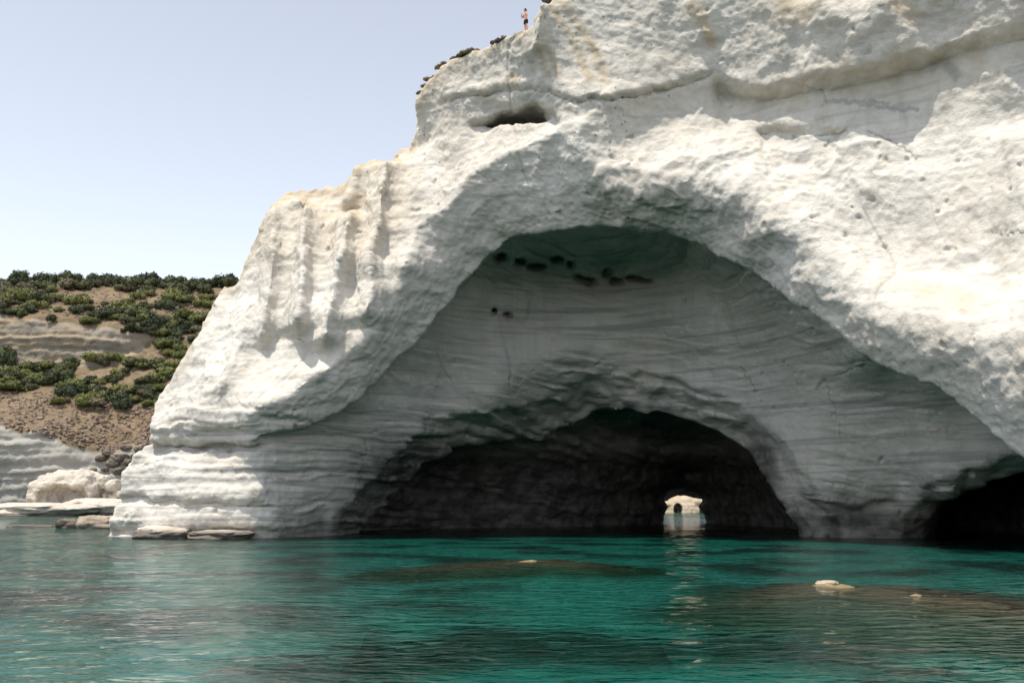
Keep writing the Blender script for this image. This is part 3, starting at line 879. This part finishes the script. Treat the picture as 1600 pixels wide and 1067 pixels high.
SH_B = [shrub_mesh('shrub', M_BROWN, 250 + i, 9, 620, 0.55) for i in range(2)]
SH_G = [shrub_mesh('shrub', M_GREEN, 200 + i, 13, 700, 0.5) for i in range(3)]
hill_i = lambda x, z: float(np.interp(z, hz, HYd[min(max(int((x - hx[0]) / 0.45), 0), len(hx) - 1)]))
def hill_point(u, v):
    Y = 250.0
    for _ in range(60):
        x, z = unproj(u, v, Y)
        Y = 0.7 * Y + 0.3 * hill_i(float(x), float(z))
    x, z = unproj(u, v, Y)
    return float(x), float(Y), float(z)
def add_shrub(u, v, wpx, kind, label, group, asp=1.0):
    x, y, z = hill_point(u, v)
    me = random.choice(SH_D if kind == 'd' else SH_G)
    if random.random() < 0.14 and v > 450: me, kind = random.choice(SH_B), 'b'
    o = bpy.data.objects.new('shrub', me); COL.objects.link(o)
    r = 1.35 * wpx / FOC * y / 2
    o.location = (x, y, z - 0.12 * r)
    o.scale = (r * random.uniform(0.75, 1.35), r * random.uniform(0.8, 1.2), r * asp * 1.35 * random.uniform(0.85, 1.2))
    o.rotation_euler = (R(random.uniform(-6, 6)), R(random.uniform(-6, 6)), random.uniform(0, 6.28))
    size = 'small' if wpx < 22 else ('large' if wpx > 31 else 'mid sized')
    ROWS.setdefault(label, []).append((u, v, o, size + ' ' + {'d': 'dark green', 'g': 'olive green', 'b': 'grey brown'}[kind]))
    tag(o, label, 'shrub', group)
    return o
G_S = 'shrubs on the hill across the bay'
ROWS = {}
ORD = 'first second third fourth fifth sixth seventh eighth ninth tenth eleventh twelfth thirteenth fourteenth fifteenth sixteenth seventeenth eighteenth nineteenth twentieth'.split()
def ordinal(k):
    if k < 20: return ORD[k]
    t = {2: 'twenty', 3: 'thirty', 4: 'forty'}[(k + 1) // 10]
    return t + 'th' if (k + 1) % 10 == 0 and t != 'twenty' and False else (t[:-1] + 'ieth' if (k + 1) % 10 == 0 else t + '-' + ORD[(k + 1) % 10 - 1])
def name_rows(key, nrow, noun, where):
    items = sorted(ROWS[key], key=lambda e: e[1])
    n = math.ceil(len(items) / nrow)
    rows = ['upper', 'lower'] if nrow == 2 else (['top', 'upper', 'middle', 'lower', 'bottom'] if nrow == 5 else ['top', 'middle', 'bottom'])
    for r in range(nrow):
        for k, e in enumerate(sorted(items[r * n:(r + 1) * n], key=lambda e: e[0])):
            row = ' in the ' + rows[r] + ' row' if nrow > 1 else ''
            e[2]['label'] = f'{e[3]} {noun}, {ordinal(k)} from left{row} {where}'
u = -25.0
while u < 372:                                             # skyline
    w = random.uniform(22, 44)
    add_shrub(u, 443 + 0.02 * u * (u > 0) + random.uniform(-2, 3), w, 'd', 'dark green bushy shrub standing on the skyline of the hill', G_S, random.uniform(0.6, 1.0))
    if random.random() < 0.7: add_shrub(u + 9, 450 + random.uniform(-3, 6), w * 0.9, 'd', 'dark green bushy shrub standing on the skyline of the hill', G_S, 0.8)
    u += w * random.uniform(0.45, 0.9)
for k in range(105):                                        # upper slope
    uu = random.uniform(-10, 350); vv = random.uniform(452, 492 + 0.14 * max(uu, 0))
    add_shrub(uu, vv, random.uniform(14, 40), 'd' if random.random() < 0.6 else 'g', 'low rounded shrub on the stony slope above the tan rock band', G_S, 0.75)
for k in range(36):                                        # right of the rock band
    uu = random.uniform(225, 330); vv = random.uniform(500, 600)
    add_shrub(uu, vv, random.uniform(18, 38), 'd' if random.random() < 0.7 else 'g', 'dark shrub on the slope between the tan rock band and the white cliff', G_S, 0.8)
for k in range(64):                                        # below the band
    uu = random.uniform(0, 275); vv = random.uniform(582 - 0.12 * uu, 612 + 0.06 * uu)
    add_shrub(uu, vv, random.uniform(18, 40), 'd' if random.random() < 0.55 else 'g', 'shrub in the thick green belt below the tan rock band', G_S, 0.7)
for k in range(22):                                        # olive cushion in front
    t = random.random(); uu = 95 + 150 * t; vv = random.uniform(606, 634)
    add_shrub(uu, vv, random.uniform(24, 42), 'g' if random.random() < 0.75 else 'd', 'olive green cushion shrub spreading over the reddish scree', G_S, 0.6)
add_shrub(5, 578, 46, 'd', 'dark bush at the left foot of the tan rock band', G_S, 1.1)
add_shrub(10, 608, 48, 'g', 'light green cushion shrub at the left edge above the scree', G_S, 0.5)
add_shrub(190, 640, 34, 'd', 'dark twiggy bush at the lower edge of the green belt', G_S, 0.9)

name_rows('dark green bushy shrub standing on the skyline of the hill', 2, 'shrub', 'along the hill skyline')
name_rows('low rounded shrub on the stony slope above the tan rock band', 5, 'shrub', 'above the tan rock')
name_rows('dark shrub on the slope between the tan rock band and the white cliff', 3, 'shrub', 'beside the white cliff')
name_rows('shrub in the thick green belt below the tan rock band', 3, 'shrub', 'below the tan rock')
name_rows('olive green cushion shrub spreading over the reddish scree', 2, 'shrub', 'bordering the scree')

# ------------------------------------------------------------------ stones and rocks
def rock_proto(name, mat, seed, flat=1.0, rough=0.35, sub=4, blocky=0.0):
    bm = bmesh.new()
    bmesh.ops.create_icosphere(bm, subdivisions=sub, radius=1)
    P = np.array([v.co[:] for v in bm.verts])
    if blocky:
        P = np.sign(P) * np.abs(P) ** (1 - blocky); P /= np.abs(P).max()
    off = seed * 7.7
    n = fbm(P * 0.9 + off, 3, 0.55) * rough + fbm(P * 3.1 + off, 3, 0.6) * rough * 0.35 + fbm(P * 9 + off, 2, 0.6) * rough * 0.12
    P = P * (1 + n)[:, None]
    P[:, 2] *= flat
    for v, p in zip(bm.verts, P): v.co = p
    for f in bm.faces: f.smooth = True
    me = bpy.data.meshes.new(name); bm.to_mesh(me); bm.free()
    me.materials.append(mat)
    return me
def place(name, me, loc, scale, rz, label, cat, group=None):
    o = bpy.data.objects.new(name, me); COL.objects.link(o)
    o.location = loc; o.scale = scale; o.rotation_euler = (0, 0, rz)
    return tag(o, label, cat, group)
def at_water(u, v):
    b = H0 / 2 - v
    yp, zp = FOC * cP - b * sP, FOC * sP + b * cP
    Y = -CAM_H * yp / zp
    return (u - W0 / 2) / yp * Y, Y
SLAB = [rock_proto('rock_slab', M_SHORE, 11 + i, 0.5, 0.28, 5, 0.35) for i in range(3)]
def slab(u0, u1, v_top, v_base, depth, label, k, rz=0.0):
    xa, Y = at_water(u0, v_base); xb, _ = at_water(u1, v_base)
    ztop = float(unproj(0, v_top, Y)[1])
    return place('rock_shelf', SLAB[k % 3], ((xa + xb) / 2, Y + depth * 0.5, ztop * 0.25), ((xb - xa) / 2 * 1.02, depth * 0.62, max(0.3, ztop * 0.75) / 0.5), rz, label, 'rock', 'flat rock shelves along the shore')
slab(-60, 118, 786, 806, 14, 'long pale rock shelf at the left edge below the grey shore cliff', 0)
slab(80, 226, 778, 805, 16, 'broad pale rock shelf between the boulder and the white cliff foot', 1)
slab(196, 292, 822, 841, 4.5, 'pale flat ledge at the waterline under the left foot of the cliff', 2)
slab(286, 380, 829, 842, 4.0, 'low brown ledge at the waterline beside the shaded cliff base', 0, 0.1)
DR = [rock_proto('rock', M_DARKROCK, 31 + i, 0.7, 0.5, 4, 0.2) for i in range(3)]
x0, y0 = at_water(108, 825)
place('shore_rock', DR[0], (x0, y0, 0.35), (1.2, 1.0, 1.0), 0.4, 'small black wetted rock at the water edge left of the cliff foot', 'rock')
x0, y0 = at_water(158, 825)
place('shore_rock', rock_proto('rock', rock_material('brown_shore_rock', (0.26, 0.21, 0.16), (0.42, 0.36, 0.29), (0.05, 0.045, 0.04), 1.0), 35, 0.6, 0.5, 5, 0.3), (x0, y0 + 1, 0.3), (2.6, 1.6, 1.5), 0.1, 'ragged brown rock between the black rock and the cliff foot', 'rock')
x0, y0 = at_water(50, 822)
place('shore_rock', SLAB[1], (x0, y0, -0.12), (2.6, 0.7, 0.6), 0.0, 'pale rock standing in for foam left of the small black rock', 'rock')  # rock added in place of a white foam streak

# big pale block with an undercut, by volume
def carved(name, mat, box, step, fn, relief=0.5, sc=3.0):
    ax = [np.arange(a, b + step, step) for a, b in box]
    Xg, Yg, Zg = np.meshgrid(*ax, indexing='ij')
    f = fn(Xg, Yg, Zg).astype(np.float32)
    f[0] = f[-1] = -1; f[:, 0] = f[:, -1] = -1; f[:, :, 0] = f[:, :, -1] = -1
    V, Qq = surface_nets(f, *ax)
    V = relax(V, Qq, 1, 0.4)
    N = normals(V, Qq)
    V = V + N * (fbm(V / sc, 4, 0.55) * relief + perlin(np.stack([V[:, 2] * 1.3, V[:, 0] * 0.05, V[:, 1] * 0.05], 1)) * relief * 0.35)[:, None]
    return mesh_obj(name, V, Qq, mat)
def ell(X, Y, Z, c, r): return 1 - np.sqrt(((X - c[0]) / r[0]) ** 2 + ((Y - c[1]) / r[1]) ** 2 + ((Z - c[2]) / r[2]) ** 2)
xa = float(unproj(38, 760, 208)[0]); xb = float(unproj(150, 760, 208)[0])
xm = (xa + xb) / 2
def blockfn(X, Y, Z):
    q = ((np.abs(X - xm) / ((xb - xa) / 2)) ** 3.2 + (np.abs(Y - 211) / 5.0) ** 3 + (np.abs(Z - 4.4 - 0.10 * (X - xm)) / 4.6) ** 2.6)
    b = (1 - q ** 0.35) * 4
    cut = ell(X, Y, Z, (xm + 1.2, 205.0, 3.5), (5.6, 5.2, 2.7)) * 3
    return np.minimum(b, -cut)
bo = carved('boulder', M_SHORE, [(xa - 2, xb + 2), (203, 218), (-1, 11)], 0.25, blockfn, 0.9, 1.7)
tag(bo, 'large pale block with a dark undercut on the shore shelf', 'boulder')
PB = [rock_proto('boulder', M_SHORE, 51 + i, 0.8, 0.4, 4, 0.3) for i in range(3)]
for i, (u0, v0, wp, lb) in enumerate([(158, 752, 26, 'pale boulder right of the large undercut block'), (178, 758, 24, 'pale rounded boulder against the left foot of the white cliff'), (150, 772, 14, 'small pale boulder on the broad shore shelf'), (164, 775, 10, 'smallest pale stone on the broad shore shelf'), (190, 772, 16, 'pale stone in the angle between shelf and cliff foot')]):
    xq, zq = unproj(u0, v0, 211.0); rr = wp / FOC * 211 / 2
    place('boulder', PB[i % 3], (float(xq), 211.0, float(zq)), (rr, rr, rr), i * 1.3, lb, 'boulder', 'pale boulders on the shore')
for k in range(34):
    uu = random.uniform(140, 232); vv = random.uniform(697, 742)
    if vv > 745 - (uu - 140) * 0.1 or vv < 760 - uu * 0.33: continue
    xq, yq, zq = hill_point(uu, vv); rr = random.uniform(0.5, 1.15)
    o = place('boulder', DR[k % 3], (xq, yq - 0.2, zq), (rr * 1.2, rr, rr), random.uniform(0, 6), 'dark brown boulder in the rubble pile beside the white cliff', 'boulder', 'dark rubble boulders beside the cliff')
    ROWS.setdefault('rubble', []).append((uu, vv, o, 'large dark' if rr > 0.85 else 'small dark'))
name_rows('rubble', 3, 'boulder', 'of the rubble pile')
# scree: countless small stones
Vst, Qst = [], []
base = np.array([(-1, -1, -.6), (1, -1, -.7), (1, 1, -.6), (-1, 1, -.6), (-.7, -.8, .6), (.8, -.7, .5), (.7, .8, .7), (-.8, .7, .5)])
fq = np.array([(0, 3, 2, 1), (4, 5, 6, 7), (0, 1, 5, 4), (1, 2, 6, 5), (2, 3, 7, 6), (3, 0, 4, 7)])
for k in range(2600):
    uu = random.uniform(-15, 330)
    vv = (random.uniform(612, 705) if k % 3 else random.uniform(452, 482 + 0.12 * max(uu, 0)))
    if vv > 640 and vv > 655 + uu * 0.25 + 10: continue
    xq, yq, zq = hill_point(uu, vv) if k < 2600 else (0, 0, 0)
    q = base * np.array([1.2, 1, 0.8]) * random.uniform(0.12, 0.42) * (1 + 0.25 * rng.normal(size=(8, 1)))
    a = random.uniform(0, 6.28); c, s_ = math.cos(a), math.sin(a)
    q = np.stack([q[:, 0] * c - q[:, 1] * s_, q[:, 0] * s_ + q[:, 1] * c, q[:, 2]], 1) + (xq, yq - 0.1, zq)
    Qst.append(fq + 8 * len(Vst)); Vst.append(q)
sc = mesh_obj('scree', np.concatenate(Vst), np.concatenate(Qst), rock_material('reddish_scree', (0.22, 0.155, 0.12), (0.33, 0.25, 0.20), (0.14, 0.10, 0.08), 0.4), shade_smooth=False)
tag(sc, 'reddish brown loose scree stones on the hill slope', 'scree', kind='stuff')

# reefs just under the surface in front of the cave
def reef(name, outline, label, seed):
    """low rock whose crest follows (u, v, crest height, half width) along its length"""
    pts = []
    for (u, v, zc, hw) in outline:
        x, y = at_water(u, v); pts.append((x, y, zc, hw))
    P = np.array(pts)
    lo, hi = P.min(0), P.max(0)
    def fn(X, Y, Z):
        best = np.full(X.shape, -9.0)
        for k in range(len(P) - 1):
            a, b = P[k], P[k + 1]
            e = b[:2] - a[:2]
            t = np.clip(((X - a[0]) * e[0] + (Y - a[1]) * e[1]) / (e @ e), 0, 1)
            zc = a[2] + (b[2] - a[2]) * t; hw = a[3] + (b[3] - a[3]) * t
            d = np.hypot(X - a[0] - t * e[0], Y - a[1] - t * e[1])
            best = np.maximum(best, zc - 2.2 * np.maximum(d / hw - 0.25, 0) ** 1.3 - Z)
        return best
    st = 0.22
    o = carved(name, M_SUBROCK, [(lo[0] - 5, hi[0] + 5), (lo[1] - 5, hi[1] + 5), (-4.5, 0.9)], st, fn, 0.3, 1.3)
    return tag(o, label, 'rock', 'reefs just under the water')
reef('reef', [(660,886,-0.9,2.0),(735,881,-0.2,2.2),(800,877,-0.12,2.2),(850,874,-0.08,1.8),(920,880,-0.4,2.0)], 'narrow tan reef barely breaking the surface before the dark cave', 1)
reef('reef', [(1180,935,-0.9,1.8),(1235,925,-0.3,2.2),(1290,914,-0.04,2.4),(1370,918,-0.08,3.0),(1450,930,-0.1,3.2),(1540,943,-0.13,3.2),(1640,955,-0.2,2.6),(1760,968,-0.4,2.4)], 'long tan reef awash at the right with a pale tip', 2)
x0, y0 = at_water(1292, 912)
place('reef_stone', rock_proto('stone', M_FAR, 77, 0.6, 0.4, 4, 0.2), (x0, y0, 0.02), (0.34, 0.26, 0.16), 0.3, 'small pale pinkish stone on the tip of the right reef', 'stone')
for (u0, v0, zz, sx_, lb) in [(1375, 1014, -0.75, 0.55, 'pale flat stone under the water near the lower right, nearest the reef'), (1440, 1018, -0.7, 0.7, 'long pale stone under the water at the lower right'), (1350, 1030, -0.85, 0.45, 'small pale stone under the water left of the two longer ones'), (1480, 1050, -0.75, 0.6, 'pale stone under the water at the bottom right edge')]:
    x0, y0 = at_water(u0, v0)
    place('sunken_stone', PB[2], (x0, y0 + 0.9, zz), (sx_, 0.35, 0.2), 0.2, lb, 'stone', 'pale stones under the water')

# ------------------------------------------------------------------ beyond the tunnel: sunlit arch rock and a dark rear cave
ax0 = float(unproj(1028, 800, 262)[0]); ax1 = float(unproj(1100, 800, 262)[0])
am = (ax0 + ax1) / 2
def archfn(X, Y, Z):
    b = np.maximum(ell(X, Y, Z, (am + 0.6, 264, -1.0), (5.4, 4, 5.4)), ell(X, Y, Z, (am + 4.0, 264, 2.4), (2.6, 2.6, 1.2))) * 4
    b = np.maximum(b, ell(X, Y, Z, (am - 2.0, 264, 2.0), (4.2, 2.6, 0.9)) * 3)
    b = np.maximum(b, (1 - np.sqrt(((X - am - 2.5) / 2.0) ** 2 + ((Y - 264) / 2.5) ** 2)) * 3 - np.maximum(Z - 1.8, 0) * 3)
    h = (1 - np.sqrt(((X - am + 0.9) / 1.1) ** 2 + ((Z - 0.6) / 1.7) ** 2)) * 2
    h2 = (1 - np.sqrt(((X - am - 6.2) / 1.5) ** 2 + ((Z - 0.2) / 2.0) ** 2)) * 2
    return np.minimum(b, -np.maximum(h, h2))
ar = carved('arch_rock', M_FAR, [(ax0 - 4, ax1 + 5), (257, 271), (-3, 7)], 0.25, archfn, 0.35, 1.6)
tag(ar, 'small sunlit cream rock with a hole seen through the tunnel', 'rock')
def rearfn(X, Y, Z):
    b = np.minimum(np.minimum(Y - 278 - 0.25 * (Z - 5), 26 - Z), np.minimum(350 - Y, 0 * Y + 9))
    c = np.minimum(1 - np.sqrt(((X - am) / 26) ** 2 + (np.maximum(Z, 0) / 14) ** 2), (335 - Y) / 20) * 10
    return np.minimum(b, -c)
rc = carved('rear_cliff', M_REAR, [(-10, 110), (272, 352), (-5, 30)], 1.3, rearfn, 1.2, 8)
tag(rc, 'dark grey cliff with a deep cave behind the small arch rock', 'cliff', kind='structure')

# ------------------------------------------------------------------ crest: person, dark stones, dry scrub
def crest(u):
    Yc = float(np.interp(u, S[:, 0], S[:, 2])); vc = float(np.interp(u, S[:, 0], S[:, 1]))
    x, z = unproj(u, vc, Yc)
    return float(x), Yc, float(z)
dg = bpy.context.evaluated_depsgraph_get()
def ground(x, y, z0=60):
    ok, p, n, i = cliff.ray_cast(Vector((x, y, z0)), Vector((0, 0, -1)))
    return p.z if ok else None
DRY = [shrub_mesh('dry_shrub', M_DRY, 300 + i, 8, 420, 0.5, 0.11) for i in range(3)]
for k, u0 in enumerate([655, 662, 670, 679, 688, 698, 708, 718, 728, 738]):
    x0, y0, z0 = crest(u0)
    zz = ground(x0 + 0.15, y0 + 0.5) or z0
    rr = random.uniform(0.45, 0.75)
    lab = f'dry olive brown scrub tuft, {ordinal(k)} from the left on the rounded crest shoulder'
    o = place('dry_shrub', DRY[k % 3], (x0 + 0.1, y0 + 0.4, zz - 0.08), (rr, rr, rr * 0.8), k, lab, 'shrub', 'dry scrub along the crest')
for k, (u0, lb, s_) in enumerate([(772, 'dark stone on the crest, lowest of the three left of the person', .22), (779, 'dark stone on the crest, middle one of three left of the person', .24), (787, 'dark stone on the crest, nearest to the person', .22), (806, 'tiny dark stone on the crest just below the person', .12), (735, 'dark stone at the upper end of the dry scrub', .3)]):
    x0, y0, z0 = crest(u0)
    zz = ground(x0, y0 + 0.35) or z0
    place('crest_stone', DR[k % 3], (x0, y0 + 0.3, zz + s_ * 0.3), (s_ * 1.3, s_, s_), k, lb, 'stone', 'dark stones on the crest')
x0, y0, z0 = crest(864)
place('crest_stone', DR[1], (x0, y0 + 0.4, (ground(x0, y0 + 0.5) or z0) + 0.15), (0.75, 0.4, 0.5), 0.2, 'large dark rock on the crest at the top edge, right of the person', 'rock')

def skin_obj(name, pts, edges, mat, parent=None, sub=2):
    me = bpy.data.meshes.new(name)
    me.from_pydata([p[:3] for p in pts], edges, []); me.update()
    me.materials.append(mat)
    o = bpy.data.objects.new(name, me); COL.objects.link(o); o.parent = parent
    sk = o.modifiers.new('skin', 'SKIN'); sk.use_smooth_shade = True
    lay = me.skin_vertices[0] if me.skin_vertices else None
    if lay is None:
        bpy.context.view_layer.objects.active = o
        bpy.ops.mesh.customdata_skin_add(); lay = me.skin_vertices[0]
    for d, p in zip(lay.data, pts):
        r = p[3]; d.radius = r if isinstance(r, tuple) else (r, r)
    lay.data[0].use_root = True
    ss = o.modifiers.new('sub', 'SUBSURF'); ss.levels = sub; ss.render_levels = sub
    return o
def plain(name, col, rough=0.6):
    m = NT(name)
    c = m.mix(m.noise(m.n('ShaderNodeTexCoord').outputs['Object'], 9, 3), tuple(v * 0.88 for v in col), col)
    m.principled(c, rough); return m.m
SKIN = plain('sunburnt_skin', (0.62, 0.33, 0.24)); CLOTH = plain('black_cloth', (0.02, 0.02, 0.024), 0.9); HAIR = plain('brown_hair', (0.06, 0.04, 0.03), 0.8)
GREY = plain('grey_cloth', (0.16, 0.17, 0.2), 0.9)
px, py, pz = crest(822)
py += 0.45
gz_ = ground(px, py) or pz
body = [(0, 0, 0.93, (.145, .11)), (0, 0, 1.10, (.125, .095)), (0, -.02, 1.27, (.155, .105)), (0, -.03, 1.42, (.12, .085)), (0, -.04, 1.50, .052), (0, -.06, 1.58, .07), (0, -.07, 1.66, (.082, .098)), (0, -.06, 1.735, .06),
        (-.17, -.03, 1.40, .062), (-.36, -.08, 1.22, .047), (-.20, -.24, 1.30, .036), (-.13, -.27, 1.36, .03),
        (.17, -.03, 1.40, .062), (.25, -.06, 1.14, .046), (.20, -.22, 0.98, .036), (.16, -.27, 0.95, .03),
        (-.10, 0, .86, .092), (-.11, -.02, .50, .062), (-.10, .04, .27, .058), (-.10, .04, .08, .038), (-.12, -.10, .035, .036),
        (.10, 0, .86, .092), (.12, -.05, .50, .062), (.13, .02, .27, .058), (.13, .03, .08, .038), (.16, -.10, .035, .036)]
ed = [(0, 1), (1, 2), (2, 3), (3, 4), (4, 5), (5, 6), (6, 7), (3, 8), (8, 9), (9, 10), (10, 11), (3, 12), (12, 13), (13, 14), (14, 15), (0, 16), (16, 17), (17, 18), (18, 19), (19, 20), (0, 21), (21, 22), (22, 23), (23, 24), (24, 25)]
person = skin_obj('person', body, ed, SKIN)
person.location = (px, py, gz_ - 0.02); person.rotation_euler = (0, 0, R(-55))
tag(person, 'person in black shorts standing on the crest of the cliff', 'person')
for (hx_, hy_, hz_, sgn) in ((-.13, -.27, 1.36, 1), (.16, -.27, .95, -1)):
    for f in range(5):
        a = (f - 2) * 0.013
        L = [.055, .075, .085, .078, .06][f]
        if f == 0:
            fp = [(hx_ + sgn * .02, hy_ + .01, hz_, .011), (hx_ + sgn * .05, hy_ - .01, hz_ + .01, .010), (hx_ + sgn * .06, hy_ - .035, hz_ + .015, .008)]
        else:
            fp = [(hx_ + sgn * .02 * 0, hy_ - .02, hz_ + a * 1.6, .010), (hx_ + sgn * .02, hy_ - .02 - L * .6, hz_ + a * 1.8, .009), (hx_ + sgn * .05, hy_ - .02 - L * .8, hz_ + a * 1.8, .008)]
        skin_obj('finger', fp, [(0, 1), (1, 2)], SKIN, person, 1)
shorts = skin_obj('shorts', [(0, 0, .95, (.165, .135)), (0, 0, 1.03, (.15, .12)), (-.10, 0, .84, .115), (-.115, -.02, .60, .10), (.10, 0, .84, .115), (.125, -.04, .60, .10)], [(0, 1), (0, 2), (2, 3), (0, 4), (4, 5)], CLOTH, person)
hair = skin_obj('hair', [(0, -.03, 1.72, .085), (0, .0, 1.66, .075), (0, -.07, 1.745, .07)], [(0, 1), (0, 2)], HAIR, person)
def blob(name, c, r, mat, par):
    bm = bmesh.new(); bmesh.ops.create_uvsphere(bm, u_segments=10, v_segments=8, radius=1)
    for v in bm.verts: v.co = (c[0] + v.co.x * r[0], c[1] + v.co.y * r[1], c[2] + v.co.z * r[2] * (1.2 if v.co.z < 0 else 0.9))
    me = bpy.data.meshes.new(name); bm.to_mesh(me); bm.free(); me.materials.append(mat)
    o = bpy.data.objects.new(name, me); COL.objects.link(o); o.parent = par
blob('nose', (0, -.168, 1.645), (.014, .018, .022), SKIN, person)
for s_ in (-1, 1):
    blob('ear', (s_ * .083, -.06, 1.655), (.012, .022, .03), SKIN, person)
    blob('eye', (s_ * .03, -.158, 1.67), (.012, .008, .008), HAIR, person)
blob('mouth', (0, -.158, 1.607), (.024, .008, .006), SKIN, person)
